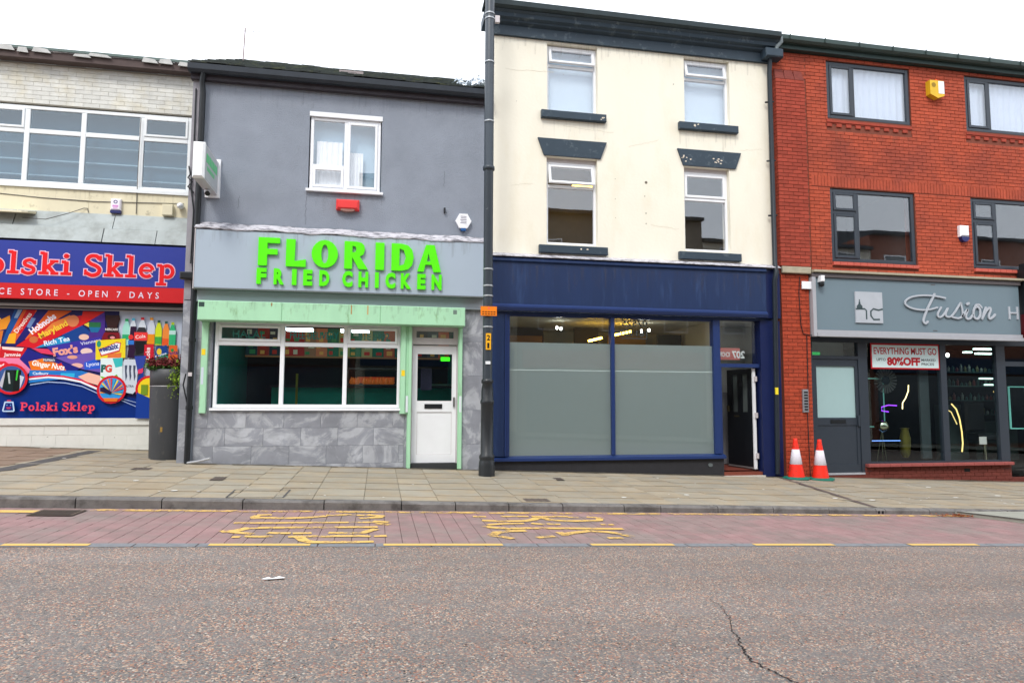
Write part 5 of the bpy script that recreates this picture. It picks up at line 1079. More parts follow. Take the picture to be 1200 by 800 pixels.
m = MB(); m.profile([(-.2, 8.30), (4, 10.2), (4, 10.1), (-.2, 8.24)], 7.64, 17.5); m.profile([(4, 10.2), (8, 8.2), (8, 8.1), (4, 10.1)], 7.64, 17.5); m.build('roof', M('roof_tile_grey', (72, 78, 76), .9, var=.25, scale=9), b4)
for k in range(12): MB().tube([(7.9+k*.78, -.29, 8.25), (7.9+k*.78, -.29, 8.35)], .012, 6).build('gutter_clip', EAV, b4)
ANTH = M('anthracite_frame', (48, 56, 66), .4, var=.05, scale=3, spec=.45)
for x0, x1, z0, z1 in W4:
    xm = x0+.63
    fr4 = window(b4, x0+.01, x1-.01, z0+.01, z1-.01, .02, [(x0+.01, xm, [], [1])+() if z0 > 6 else (x0+.01, xm, [4.885], [1, 1]), (xm, x1-.01, [], [0])], .075, ANTH, GL, mull=.07, sash=.055)
BACK4 = M('backing_pale', (192, 204, 222), .9, var=.03, scale=5)
for x0, x1, z0, z1 in W4[:2]:
    m = MB(); n = 60
    for k in range(n):
        a, b = x0+(x1-x0)*k/n, x0+(x1-x0)*(k+1)/n; y, y2 = .13+.012*sin(k*1.3), .13+.012*sin((k+1)*1.3); m.add([(a, y, z0), (b, y2, z0), (b, y2, z1), (a, y, z1)], [(0, 1, 2, 3)])
    tag(m.build('pleated_sheet', BACK4, None), 'pale pleated sheet added to brighten the %s top window of the red brick building' % ('left' if x0 < 10 else 'right'), 'curtain')  # pleats added to make plain glass look pale; no curtain hangs here
for x0, x1, z0, z1 in W4: room(b4, x0-.3, x1+.3, .29, 2.5, z0-.4, z1+.04 if z0 > 6 else z1+.3, [M('dim_room', (120, 124, 124), .9)]*4)
# salon frontage
STN = M('stone_band', (168, 160, 140), .85, var=.15, scale=6, bump=.4, bscale=40)
MB().rbox(7.66, 8.28, -.16, -.117, 3.56, 3.69, .012).build('pier_cap', STN, b4) ; B('pier_cap_core', STN, b4, (7.662, 8.27, -.116, -.108, 3.565, 3.685))
MB().profile([(-.001, 3.665), (-.22, 3.64), (-.22, 3.60), (-.001, 3.58)], 8.30, 17.5).build('top_strip', STN, b4)
s4 = thing('salon_sign', 'grey blue salon fascia sign with silver script Fusion and a square emblem', 'shop sign', (10.8, -.1, 2.9))
PG = M('sign_slate', (112, 130, 140), .35, var=.03, scale=1, spec=.4); SILV = M('silver_trim', (168, 170, 176), .4, var=.06, scale=6); DKT = M('trim_brown', (92, 86, 88), .5)
B('board', PG, s4, (8.36, 13.12, -.13, -.02, 2.47, 3.50)); B('top_trim', DKT, s4, (8.28, 13.14, -.17, -.015, 3.505, 3.575)); B('side_trim', SILV, s4, (8.28, 8.355, -.17, -.015, 2.335, 3.50))
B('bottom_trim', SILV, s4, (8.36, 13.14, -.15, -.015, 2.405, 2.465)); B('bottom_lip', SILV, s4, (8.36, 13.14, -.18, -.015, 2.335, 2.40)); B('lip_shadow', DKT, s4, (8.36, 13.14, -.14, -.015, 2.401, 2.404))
LSL = M('letter_silver', (176, 182, 190), .35, var=.06, scale=5)
def fz(u, v): return (10.348+(u-1060)*.0199+(u-1060)**2*.0000035, 3.196+(u-1060)*.00055-(v-347)*.0166)
def fc(u, v): return fz(990+u/5.714, 330+v/5.714)
F_ = {'F': [([(670,112),(600,98),(520,94),(450,104),(408,130),(405,158),(440,182),(500,195),(560,193),(615,178)], .034), ([(600,85),(575,135),(545,195),(525,245),(518,275),(530,290),(546,278)], .042)],
 'u': [([(640,178),(618,218),(616,240),(632,246),(655,228),(684,184)], .034), ([(684,184),(668,225),(676,243),(705,240),(735,205)], .034)],
 's': [([(735,205),(772,148),(776,165),(782,205),(780,238),(752,254),(712,246)], .036)],
 'i': [([(775,245),(818,192),(804,232),(808,256),(830,255),(852,228)], .042), ([(826,148),(816,154)], .05)],
 'o': [([(872,170),(856,205),(858,245),(880,258),(898,235),(900,195),(886,172),(868,180)], .042), ([(868,180),(875,160),(895,158),(912,178)], .035)],
 'n': [([(940,178),(922,225),(912,258)], .042), ([(915,250),(940,205),(965,180),(972,195),(958,235),(962,258),(985,245),(1000,228)], .042)]}
for ch, st in F_.items():
    m = MB()
    for j, (p, wd) in enumerate(st): m.stroke(crspline([fc(*q) for q in p], 6), wd, -.168-.001*j, -.145, True)
    m.build('letter', LSL, s4)
for k, (ch, x) in enumerate(zip('H', (12.83,))):
    if k == 0: text(ch, x, x+.24, 2.79, .27, -.13, LSL, s4, 'letter', .02, .0)
em = B('emblem', LSL, s4, (9.225, 9.835, -.16, -.131, 2.625, 3.245)); DKE = M('emblem_dark', (60, 76, 80), .5)
def ez(u, v): return (9.225+(u-70)/185*.61, 3.245-(v-65)/208*.62)
m = MB(); Y0, Y1 = -.163, -.1605
for j, (p, wd) in enumerate((([(70,182),(130,180),(142,190),(142,250)], .03), ([(232,248),(190,250),(172,225),(172,195),(190,178),(225,186),(254,178)], .032), ([(97,118),(97,130)], .02))): m.stroke([ez(*q) for q in p], wd, Y0-.0005*j, Y1)
m.prism([ez(*q) for q in ((92,132),(102,132),(104,148),(116,162),(116,178),(78,178),(78,162),(90,148))], Y0, Y1); m.build('drawing', DKE, em)
B('fixing', DKT, s4, (11.0, 11.1, -.134, -.131, 3.44, 3.455), (11.0, 11.1, -.134, -.131, 2.50, 2.515))
dm = thing('dome_camera', 'small white and black camera at the top left of the salon sign', 'security camera', (8.47, -.2, 3.4))
MB().rbox(8.42, 8.50, -.26, -.132, 3.40, 3.52, .01).build('housing', PVC, dm); MB().lathe(8.46, -.20, [(.01, 3.30), (.05, 3.32), (.055, 3.36), (.05, 3.398)], 12).build('lens', BLACK, dm)
tag(MB().rbox(8.08, 8.29, -.14, -.118, 3.26, 3.41, .006).build('warning_plate', PVC, None), 'small white plate on the brick pier beside the salon sign', 'sign')
ic = thing('intercom', 'silver door intercom panel on the brick pier left of the salon door', 'intercom', (8.11, -.1, .95))
MB().rbox(8.03, 8.15, -.13, -.09, .86, 1.30, .008).build('housing', M('intercom_steel', (150, 154, 160), .35, metal=.4), ic)
for k in range(7): B('button', DARK, ic, (8.05, 8.13, -.134, -.1305, .90+k*.055, .93+k*.055))
tag(MB().tube([(8.06, -.10, 3.5), (8.03, -.10, 3.2), (8.05, -.10, 2.55), (8.10, -.10, 2.38), (8.45, -.10, 2.33)], .008, 6).build('cable', BLACK, None), 'black cable looping down the brick pier to the salon sign', 'cable')
tag(MB().tube([(8.17, -.10, 2.35), (8.16, -.10, 1.31)], .008, 6).build('cable', BLACK, None), 'short black cable dropping to the intercom panel', 'cable')
tag(MB().tube([(8.13, -.10, .85), (8.15, -.10, -.42)], .008, 6).build('cable', BLACK, None), 'black cable running from the intercom down behind the cones', 'cable')
YS = .18
sf = thing('shopfront', 'dark grey framed salon shopfront with a frosted door and tall windows', 'shopfront', (11, YS, -.4))
B('header', ANTH, sf, (8.27, 17.5, YS-.02, YS+.10, 2.262, 2.60)); B('jamb', ANTH, sf, (8.262, 8.46, YS, YS+.1, -.5, 2.26)) if 0 else B('jamb', ANTH, sf, (8.262, 8.47, YS, YS+.1, -.5, 2.26))
B('post', ANTH, sf, (9.50, 9.705, YS, YS+.1, -.36, 2.26)); B('mullion', ANTH, sf, (11.425, 11.565, YS, YS+.1, -.16, 2.26)); B('post', ANTH, sf, (12.80, 13.02, YS, YS+.1, -.36, 2.26))
B('bottom_rail', ANTH, sf, (9.706, 11.424, YS+.001, YS+.1, -.20, -.13), (11.566, 12.799, YS+.001, YS+.1, -.20, -.13))
B('pane', GLD, sf, (9.706, 11.424, YS+.05, YS+.056, -.13, 2.261)); B('pane', GLD, sf, (11.566, 12.799, YS+.05, YS+.056, -.13, 2.261)); B('pane', GLD, sf, (13.021, 14.4, YS+.05, YS+.056, -.3, 2.261)); B('rail', ANTH, sf, (13.021, 14.4, YS, YS+.049, 1.83, 1.93))
B('transom', ANTH, sf, (8.471, 9.499, YS, YS+.1, 1.92, 1.985)); B('fanlight', GLN, sf, (8.471, 9.499, YS+.05, YS+.055, 1.985, 2.261)); B('exit_sign', emit('exit_green', (30, 170, 80), .35), sf, (8.48, 8.70, YS+.08, YS+.09, 2.0, 2.06))
sdr = B('door', ANTH, sf, (8.475, 8.56, YS+.02, YS+.09, -.33, 1.915), (9.43, 9.495, YS+.02, YS+.09, -.33, 1.915), (8.56, 9.43, YS+.02, YS+.09, 1.78, 1.915), (8.56, 9.43, YS+.02, YS+.09, .60, .75), (8.56, 9.43, YS+.02, YS+.09, -.33, -.17), (8.56, 9.43, YS+.035, YS+.08, -.17, .60))
B('pane', M('frosted_pale', (158, 186, 188), .3, var=.02), sdr, (8.56, 9.43, YS+.05, YS+.06, .75, 1.78)); B('letterbox', BLACK, sdr, (8.84, 9.18, YS+.008, YS+.019, .64, .71)); B('handle', ANTH, sdr, (9.44, 9.48, YS-.02, YS+.019, .58, .80))
B('sill_strip', SILV, sf, (8.47, 9.55, YS-.02, YS+.1, -.372, -.335))
SILR = M('sill_red_brick', (150, 78, 74), .7, var=.15, scale=9); m = MB()
for k in range(14): MB().rbox(9.57+k*.245, 9.57+k*.245+.24, YS-.11, YS+.0, -.225, -.165, .006).build('sill_brick', SILR, sf)
RIS = M('riser_brick', (110, 54, 46), .85, var=.2, scale=12, isl=.1, bump=.4)
B('riser', MORT, sf, (9.56, 13.02, YS+.002, YS+.1, -.8, -.226)); field(sf, 'brick', courses(9.56, 13.02, -.75, -.23, .2125, .0745, .009, []), RIS, YS, .010, .003, limit=60)
B('door_step', RIS, sf, (8.27, 9.56, YS-.01, YS+.15, -.7, -.375)); B('door_step', RIS, sf, (13.02, 14.4, YS-.01, YS+.15, -.9, -.50))
B('air_brick', DARK, sf, (11.86, 12.0, YS-.012, YS-.011, -.36, -.29))
B('front_panel', ANTH, sf, (14.4, 17.5, YS, YS+.1, -1, 2.26))
bn = thing('sale_banner', 'white sale banner with red border reading EVERYTHING MUST GO up to 80% OFF', 'banner', (10.7, YS, 2))
RB = flat((176, 20, 34)); B('border', RB, bn, (9.80, 11.418, YS+.012, YS+.018, 1.735, 2.258)); B('sheet', flat((206, 226, 228)), bn, (9.83, 11.39, YS+.008, YS+.0115, 1.765, 2.225))
text('EVERYTHING MUST GO', 9.87, 11.35, 2.04, .135, YS+.0075, RB, bn, 'lettering', .0015, .015); text('80%OFF', 10.17, 10.95, 1.82, .15, YS+.0075, RB, bn, 'lettering', .0015, .05)
GT = flat((70, 78, 84)); text('UPTO', 9.93, 10.14, 1.90, .055, YS+.0075, GT, bn, 'lettering', .001, .02); text('MARKED', 10.98, 11.32, 1.905, .05, YS+.0075, GT, bn, 'lettering', .001, .02); text('PRICES', 10.98, 11.28, 1.82, .05, YS+.0075, GT, bn, 'lettering', .001, .02)
# salon interior
IN4 = thing('salon_room', 'dark salon interior behind the tall grey framed windows', 'room', (11, 2.5, -.3))
DK4 = M('salon_dark', (24, 27, 28), .7); room(IN4, 8.48, 17.0, .275, 5.0, -.33, 2.55, [DK4, M('salon_side', (50, 56, 58), .8), M('salon_ceiling', (64, 66, 66), .9), M('salon_floor', (44, 42, 40), .4)], 'walls')
B('back_panel', M('white_panel', (150, 160, 160), .7), IN4, (8.5, 9.48, .6, .62, -.3, 2.5))
B('counter', M('salon_counter', (60, 70, 70), .5), IN4, (12.9, 13.4, 1.6, 2.0, -.3, 1.0), (14.0, 15.2, 2.0, 2.3, -.3, .6)); B('partition', M('partition_grey', (58, 64, 68), .6), IN4, (11.10, 11.32, .4, .45, -.1, 2.2))
def lamp(name, label, cat, pts, r, col, s, grp=None): return tag(MB().tube(pts, r, 8).build(name, emit('%s_%d_%d' % (name, col[0], col[2]), col, s), None), label, cat, grp)
lamp('ring_lamp', 'curved warm neon stroke in the salon window below the banner', 'neon light', crspline([(11.05,.7,1.42,),(11.02,.7,1.2),(10.93,.7,1.05),(10.85,.7,.92)][0:0] or [(0,0),(1,1)]) and [(10.92,.5,1.42),(10.91,.5,1.30),(10.84,.5,1.15),(10.76,.5,1.05),(10.75,.5,.92)], .010, (255, 226, 160), 1.8)
lamp('neon_hook', 'purple neon hook in the salon window', 'neon light', [(10.70,.6,.99),(10.5,.6,1.0),(10.34,.6,.96),(10.34,.6,.88),(10.5,.6,.86)], .010, (150, 60, 240), 1.3)
lamp('blue_tube', 'low blue tube light across the salon window', 'neon light', [(10.08,.6,.26),(10.75,.6,.26)], .010, (110, 150, 230), .9)
lamp('arc_lamp', 'tall curved gold neon stroke in the second salon window', 'neon light', [(11.95,.5,1.03),(12.06,.5,.92),(12.13,.5,.72),(12.17,.5,.45),(12.18,.5,.2),(12.15,.5,.02)], .013, (236, 196, 120), 1.1)
lamp('arc_lamp', 'short curved gold neon stroke left of the tall one', 'neon light', [(11.66,.5,1.04),(11.76,.5,.96),(11.78,.5,.84),(11.72,.5,.72)], .018, (255, 226, 160), 2.0)
lamp('arc_lamp', 'thin gold arc joining the two neon strokes', 'neon light', [(11.80,.5,.92),(11.93,.5,.86),(12.02,.5,.68),(12.06,.5,.6)], .010, (220, 190, 120), .8)
for k, (x0, x1, y, z) in enumerate(((13.46, 13.90, 1.3, 2.27), (14.4, 14.85, 2.2, 2.24), (14.45, 14.64, 2.6, 2.30), (14.42, 14.72, 2.0, 1.47), (14.28, 14.62, 2.0, 1.62))):
    tag(B('ceiling_light' if k < 3 else 'shelf_light', emit('salon_tube_%d' % k, (215, 255, 240), 3 if k < 3 else 1.2), None, (x0, x1, y, y+.1, z, z+.035)), ('bright strip light nearest the salon glass', 'green tinted strip light deeper in the salon', 'short strip light at the back left of the salon', 'lower lit shelf edge at the right of the salon', 'upper lit shelf edge at the right of the salon')[k], 'strip light')
tag(MB().lathe(13.15, 1.8, [(.01, 2.12), (.04, 2.15), (.04, 2.19), (.01, 2.22)], 10).build('spot_lamp', emit('spot_pale', (240, 255, 250), 5), None), 'round white spot lamp at the left of the second salon window', 'spot lamp')
sm = thing('table_lamp', 'chrome ball lamp on thin legs in the salon window', 'lamp', (10.3, .6, -.2))
MB().lathe(10.32, .6, [(.02, .43), (.10, .48), (.145, .56), (.10, .65), (.02, .69)], 18).build('ball', M('chrome', (190, 190, 170), .12, metal=1), sm)
for a in (-.12, .0, .12): MB().tube([(10.32+a*.1, .6, .43), (10.32+a, .6+abs(a)*.3, -.2)], .008, 6).build('leg', M('chrome_leg', (120, 120, 100), .3, metal=.8), sm)
mrr = thing('sunburst_mirror', 'grey sunburst mirror hanging under the sale banner', 'mirror', (10.55, .7, 1.55))
for k in range(22):
    a = 2*pi*k/22; m = MB(); m.prism([(10.55+.1*cos(a-.1), 1.52+.1*sin(a-.1)), (10.55+.1*cos(a+.1), 1.52+.1*sin(a+.1)), (10.55+.27*cos(a+.08), 1.52+.27*sin(a+.08)), (10.55+.27*cos(a-.08), 1.52+.27*sin(a-.08))], .7, .72); m.build('ray', M('ray_grey', (88, 92, 94), .5), mrr)
MB().disc(10.55, 1.52, .09, .69, .71).build('glass', M('mirror_glass', (60, 66, 70), .05, metal=.9), mrr)
vs = thing('gold_vase', 'tall dim gold vase beside the ball lamp in the salon window', 'vase', (10.95, .7, 0))
MB().lathe(10.95, .7, [(.06, -.1), (.10, .0), (.11, .3), (.07, .48), (.09, .52)], 16).build('body', M('gold_dim', (120, 110, 50), .35, metal=.6), vs)
ch = thing('salon_chair', 'black leather salon chair facing away in the second salon window', 'chair', (13.25, 1.1, -.33)); BLK = M('leather_black', (22, 22, 24), .35)
MB().rbox(13.00, 13.52, 1.2, 1.34, .40, 1.08, .05).build('backrest', BLK, ch); MB().rbox(12.98, 13.54, .85, 1.2, .22, .38, .04).build('seat', BLK, ch); MB().tube([(13.26, 1.03, -.3), (13.26, 1.03, .22)], .04, 10).build('column', M('chrome', (190, 190, 170), .12, metal=1), ch); MB().lathe(13.26, 1.03, [(.27, -.33), (.27, -.30), (.05, -.27)], 20).build('base', M('chrome', (190, 190, 170), .12, metal=1), ch)
tag(B('price_card', flat((226, 214, 214)), None, (12.50, 12.68, .4, .41, .18, .34)), 'small white price card low in the second salon window', 'card')
for k, (x, z, r) in enumerate(((13.25, 1.28, .07), (13.55, 1.2, .05), (13.3, 1.12, .05), (13.5, 1.0, .06), (13.3, .4, .08), (13.55, .35, .06))):
    m = MB(); rg = random.Random(k)
    for j in range(14): a = rg.uniform(0, 6.28); q = rg.uniform(0, r*1.4); m.lathe(13.1+(x-13.1)*.6+q*cos(a), .6, [(.002, z+q*sin(a)-.012), (.012, z+q*sin(a)), (.002, z+q*sin(a)+.012)], 5)
    tag(m.build('bulb_cluster', emit('bulb_teal' if k else 'bulb_gold', (150, 230, 215) if k else (250, 214, 130), .9), None), 'cluster of little lights at the right edge of the salon window, %s' % ('gold and topmost', 'upper right', 'upper middle', 'middle', 'lower left', 'lowest')[k], 'lights', 'clusters of fairy lights')
yb = thing('alarm_box', 'yellow burglar alarm box between the top windows of the brick building', 'alarm box', (11.4, -.1, 7.6))
YB = M('alarm_yellow', (222, 180, 40), .4); MB().prism([(11.22, 7.50), (11.40, 7.42), (11.56, 7.48), (11.56, 7.80), (11.22, 7.80)], -.13, -.011).build('cover', YB, yb); B('label', flat((238, 240, 240)), yb, (11.42, 11.56, -.134, -.131, 7.52, 7.79)); MB().disc(11.31, 7.70, .05, -.134, -.131).build('mesh_disc', flat((150, 120, 30)), yb); MB().lathe(11.42, -.07, [(.03, 7.80), (.03, 7.84), (.01, 7.86)], 10).build('beacon', M('beacon_orange', (220, 90, 30), .4), yb)
wb = thing('alarm_box', 'white alarm box with navy base between the lower brick building windows', 'alarm box', (11.93, -.1, 4.5))
MB().rbox(11.82, 12.04, -.10, -.011, 4.50, 4.74, .03).build('cover', PVC, wb); MB().prism([(11.83, 4.497), (12.03, 4.497), (12.0, 4.42), (11.93, 4.39), (11.86, 4.42)][::-1], -.095, -.012).build('lower_cover', M('alarm_navy', (40, 46, 100), .4), wb)
bs = thing('projecting_sign', 'narrow black projecting sign at the right end of the salon sign', 'shop sign', (13.25, -.3, 3))
B('panel', BLACK, bs, (13.20, 13.38, -.30, -.05, 2.35, 3.86)); MB().rbox(13.22, 13.36, -.27, -.08, 3.862, 3.97, .02).build('cap', BLACK, bs); B('edge', M('edge_red', (90, 16, 24), .4), bs, (13.19, 13.198, -.29, -.05, 2.35, 2.9))

GR = M('hairline', (218, 211, 193), .9); GR2 = M('hairline_grey', (104, 108, 118), .9); rg = random.Random(21)
for par, mt, sets in ((b3, GR, ((3.3, 6.2, 1, -.1), (2.2, 7.2, .9, .05), (4.6, 5.9, .6, .3), (6.9, 6.0, .5, .1), (5.0, 4.4, .6, -.1), (2.3, 5.0, .4, .1))), (b2, GR2, ((-1.30, 4.62, 0, -1), (1.08, 4.9, .0, .5), (-2.4, 4.5, 0, -.4)))):
    for x, z, dx, dz in sets:
        p = [(x+dx*t/14+rg.uniform(-.012, .012), z+(dz*.55)*t/14+rg.uniform(-.012, .012)) for t in range(15)]
        MB().stroke(p, .006, -.0025, -.001).build('hairline_crack', mt, par)
def runs():
    m = bpy.data.materials.new('dirt_run'); m.use_nodes = True; n = m.node_tree.nodes; l = m.node_tree.links; p = n['Principled BSDF']
    g = n.new('ShaderNodeNewGeometry'); mp = n.new('ShaderNodeMapping'); mp.inputs['Scale'].default_value = (14, 1, .9); l.new(g.outputs['Position'], mp.inputs['Vector'])
    t = n.new('ShaderNodeTexNoise'); t.inputs['Scale'].default_value = 1.4; t.inputs['Detail'].default_value = 6; l.new(mp.outputs[0], t.inputs['Vector'])
    r = n.new('ShaderNodeMapRange'); r.inputs['From Min'].default_value = .5; r.inputs['From Max'].default_value = .75; r.inputs['To Max'].default_value = .2
    l.new(t.outputs['Fac'], r.inputs['Value']); l.new(r.outputs[0], p.inputs['Alpha']); p.inputs['Base Color'].default_value = (*lin((110, 100, 84)), 1); p.inputs['Roughness'].default_value = .95; return m
RUN = runs()
def run(par, x0, x1, y, zt, ln, seed):
    rg = random.Random(seed); x = x0
    while x < x1:   # drips of uneven length hanging from an edge
        b = min(x+rg.uniform(.02, .07), x1); L = ln*rg.uniform(.25, 1); m_.add([(x+.006, y, zt-L), (b-.006, y, zt-L*rg.uniform(.8, 1)), (b, y, zt), (x, y, zt)], [(0, 1, 2, 3)]); x = b
for par, sets in ((b3, ((2.88, 4.11, -.002, 6.31, .42), (5.62, 6.82, -.002, 6.31, .42), (1.95, 7.4, -.002, 7.83, .30), (2.0, 7.2, -.1415, 3.5, .5))), (b2, ((-1.30, 0, -.002, 4.65, .35), (-2.9, 1.85, -.002, 6.45, .35), (-2.85, 1.4, -.3115, 2.655, .16))), (s2, ((-2.95, 1.74, -.2515, 3.835, .30),)), (b4, ((8.9, 10.8, -.0135, 6.59, .4), (12.2, 14.1, -.0135, 6.59, .4))), (b1, ((-8, -3.9, S-.0135, 5.0, .28),))):
    m_ = MB()
    for k, (x0, x1, y, zt, ln) in enumerate(sets): run(par, x0, x1, y, zt, ln, k+int(zt*10))
    m_.build('dirt_run', RUN, par, kind='stuff')
SH = thing('product_shelf', 'dim glass shelves of little bottles at the back of the salon', 'shelf', (14.6, 2.6, .3)); rg = random.Random(31)
for z in (.75, 1.1, 1.45, 1.8):
    B('board', M('shelf_glass', (90, 110, 110), .2), SH, (13.75, 15.6, 2.5, 2.75, z, z+.02))
    for k in range(15):
        x = 13.8+k*.12; h = rg.uniform(.08, .2); c_ = rg.choice(((120, 110, 80), (60, 90, 90), (130, 60, 60), (150, 150, 150), (60, 60, 80)))
        MB().lathe(x, 2.6, [(.03, z+.021), (.032, z+.02+h*.7), (.012, z+.02+h*.8), (.012, z+.02+h)], 8).build('bottle', M('bottle_%d' % c_[0], c_, .3), SH)
for k, (x, y, z, w_, h, lab) in enumerate(((11.2, 2.2, .5, .5, 1.1, 'dim framed mirror at the left of the salon'), (13.86, .9, .5, .4, .9, 'tall mirror with a pale lit rim at the right edge of the salon'))):
    mi_ = thing('salon_mirror', lab, 'mirror', (x, y, z)); rim = emit('mirror_rim', (120, 190, 180), .25)
    B('glass', M('mirror_glass', (60, 66, 70), .05, metal=.9), mi_, (x, x+w_, y, y+.02, z, z+h)); B('rim', rim, mi_, (x-.025, x-.002, y-.01, y+.02, z-.02, z+h+.02), (x+w_+.002, x+w_+.025, y-.01, y+.02, z-.02, z+h+.02), (x, x+w_, y-.01, y+.02, z-.025, z-.002), (x, x+w_, y-.01, y+.02, z+h+.002, z+h+.025))
c3 = thing('salon_stool', 'low round stool with dark seat beside the gold vase', 'stool', (10.0, 1.4, -.33)); MB().lathe(10.6, 1.6, [(.18, .2), (.19, .24), (.17, .30)], 18).build('seat', BLK, c3); MB().tube([(10.6, 1.6, -.32), (10.6, 1.6, .2)], .03, 8).build('column', M('chrome', (190, 190, 170), .12, metal=1), c3)

# ------------------------------------------------------------------ lamp post
lx, ly = 1.755, -.85; lz = pave_z(lx, ly)
lp = thing('lamp_post', 'tall black cast iron lamp post in front of the grey and blue shop joint', 'lamp post', (lx, ly, lz))
POST = M('post_paint', (52, 60, 68), .4, var=.10, scale=5, spec=.45, col2=(96, 102, 104), s2=16, t2=.70, w2=.02); POSTD = M('post_base_paint', (34, 38, 42), .38, var=.12, scale=7, spec=.5)
MB().lathe(lx, ly, [(.135, lz-.03), (.135, lz+.16), (.128, lz+.24), (.118, lz+.27), (.128, lz+.29), (.128, lz+.33), (.105, lz+.36), (.104, lz+1.16), (.115, lz+1.18), (.115, lz+1.22), (.100, lz+1.25), (.098, lz+1.40), (.082, lz+1.50), (.100, lz+1.52), (.100, lz+1.56), (.084, lz+1.58)], 16).build('base', POSTD, lp)
MB().lathe(lx, ly, [(.080, lz+1.57), (.080, lz+5.10), (.082, lz+5.11), (.100, lz+5.115), (.103, lz+5.15), (.096, lz+5.18), (.082, lz+5.185), (.078, lz+9.6)], 20).build('shaft', POST, lp)
for z in (2.70, 2.95, 2.08+.35, 3.40, 3.12-.0, 5.95, 7.0, 7.78, 7.87): MB().lathe(lx, ly, [(.0865, lz+z), (.088, lz+z+.006), (.088, lz+z+.018), (.0865, lz+z+.024)], 16).build('strap', M('steel_strap', (170, 174, 178), .4, metal=.4), lp)
B('bracket_lug', PVCD, lp, (lx+.09, lx+.17, ly-.03, ly+.03, lz+7.74, lz+7.86))
B('number_label', flat((240, 176, 30)), lp, (lx-.042, lx+.042, ly-.0935, ly-.075, lz+2.06, lz+2.33)); text('2', lx-.028, lx+.028, lz+2.215, .085, ly-.094, flat((20, 20, 20)), lp, 'lettering', .001, .03); text('1', lx-.02, lx+.016, lz+2.085, .085, ly-.094, flat((20, 20, 20)), lp, 'lettering', .001, .03)
B('label', flat((226, 230, 234)), lp, (lx-.045, lx+.035, ly-.0915, ly-.075, lz+1.82, lz+1.87))
no = thing('notice_plate', 'small orange notice strapped to the lamp post', 'notice', (lx, ly-.1, lz+2.7))
B('plate', flat((240, 130, 20)), no, (lx-.135, lx+.135, ly-.105, ly-.098, lz+2.62, lz+2.775)); B('print', flat((90, 44, 10)), no, *[(lx-.11+k*.047, lx-.11+k*.047+.034, ly-.1065, ly-.1052, lz+z, lz+z+.018) for z in (2.638, 2.675) for k in range(5)]); MB().disc(lx, lz+2.745, .018, ly-.107, ly-.1055).build('emblem', flat((240, 100, 80)), no)

# ------------------------------------------------------------------ traffic cones
def cone(cx, cy, label):
    cz = pave_z(cx, cy); t = thing('traffic_cone', label, 'traffic cone', (cx, cy, cz), 'traffic cones by the brick pier')
    OR = M('cone_orange', (236, 46, 28), .5, var=.12, scale=9, col2=(190, 50, 36), s2=12, t2=.60, w2=.05); n = 8
    m = MB(); P = []
    for r, z in ((.225, cz+.0), (.235, cz+.018), (.225, cz+.035), (.16, cz+.045)):
        P.append([(cx+r*1.08*cos(radians(22.5+45*k)), cy+r*1.08*sin(radians(22.5+45*k)), z) for k in range(8)])
    v = [p for q in P for p in q]; m.add(v, [(i*8+k, i*8+(k+1) % 8, (i+1)*8+(k+1) % 8, (i+1)*8+k) for i in range(3) for k in range(8)]+[tuple(range(24, 32))]); m.build('base', M('cone_base_green', (20, 112, 96), .6, var=.1), t)
    MB().lathe(cx, cy, [(.150, cz+.046), (.146, cz+.07), (.046, cz+.66), (.040, cz+.70), (.036, cz+.75), (.028, cz+.755)], 28).build('cone_body', OR, t)
    f = lambda z: .146+(z-.07)*(.046-.146)/.59+.003
    MB().lathe(cx, cy, [(f(.28)-.003, cz+.278), (f(.28), cz+.28), (f(.55), cz+.55), (f(.55)-.003, cz+.552)], 28).build('reflective_sleeve', M('sleeve_white', (222, 218, 228), .35, var=.04, scale=9), t)
    return t
c1 = cone(7.72, -.30, 'orange and white traffic cone nearer the blue shopfront')
c2 = cone(8.19, -.35, 'orange and white traffic cone nearer the salon door')
c2.rotation_euler = (0, 0, 0)

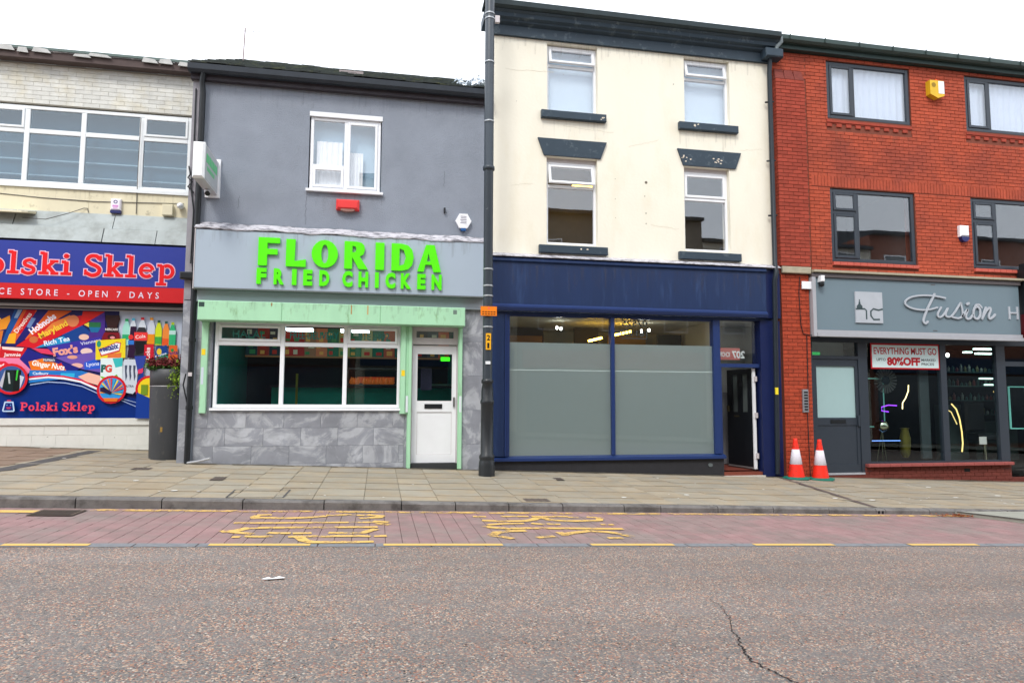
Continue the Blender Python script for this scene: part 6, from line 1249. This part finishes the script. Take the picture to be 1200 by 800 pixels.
# ------------------------------------------------------------------ the far side of the street (seen in the window glass)
bpv = sheet('far_pavement', -30, 40, -17.5, -13.6, lambda x, y: -.1-.0355*x, M('far_paving', (140, 136, 126), .9, var=.1), 2, kind='structure')
opp = [(-30, -18, 8.8, (150, 96, 80)), (-18, -9, 10.0, (214, 208, 190)), (-9, -1, 9.2, (132, 84, 70)), (-1, 6, 10.6, (196, 188, 170)), (6, 15, 9.6, (120, 112, 104)), (15, 24, 8.6, (206, 200, 186)), (24, 38, 9.4, (140, 90, 74))]
names = ['brick', 'cream', 'dark brick', 'stone', 'grey', 'white', 'brown brick']
WDK = M('far_glass', (60, 70, 80), .1, spec=.8)
for k, (x0, x1, h, c_) in enumerate(opp):
    t = thing('terrace_building', '%s fronted building across the street, seen only as a reflection, number %s from the left' % (names[k], ('one', 'two', 'three', 'four', 'five', 'six', 'seven')[k]), 'building', ((x0+x1)/2, -17.5, 0))
    t['label'] = '%s fronted shop terrace across the street, mirrored in the window glass' % names[k]
    B('wall', M('far_wall_%d' % k, c_, .9, var=.1, scale=2), t, (x0, x1-.02, -25, -17.5, -2, h))
    MB().profile([(-25.2, h), (-17.2, h), (-17.2, h+.15), (-21, h+1.0), (-25.2, h+.15)], x0, x1-.02).build('roof', M('far_roof', (70, 74, 80), .9), t)
    B('shopfront', WDK, t, (x0+.4, x1-.4, -17.49, -17.42, -.6-.036*x0*.5, 2.4)); B('fascia', M('far_fascia_%d' % (k % 3), ((40, 60, 90), (150, 40, 40), (60, 60, 60))[k % 3], .5), t, (x0+.2, x1-.2, -17.49, -17.3, 2.5, 3.3))
    for z in (4.2, 6.9):
        n = max(2, int((x1-x0)/2.8))
        for j in range(n):
            xc = x0+(x1-x0)*(j+.5)/n; wf = B('window', PVC, t, (xc-.6, xc-.54, -17.49, -17.45, z, z+1.5), (xc+.54, xc+.6, -17.49, -17.45, z, z+1.5), (xc-.54, xc+.54, -17.49, -17.45, z, z+.06), (xc-.54, xc+.54, -17.49, -17.45, z+1.44, z+1.5)); B('pane', WDK, wf, (xc-.54, xc+.54, -17.49, -17.46, z+.06, z+1.44))
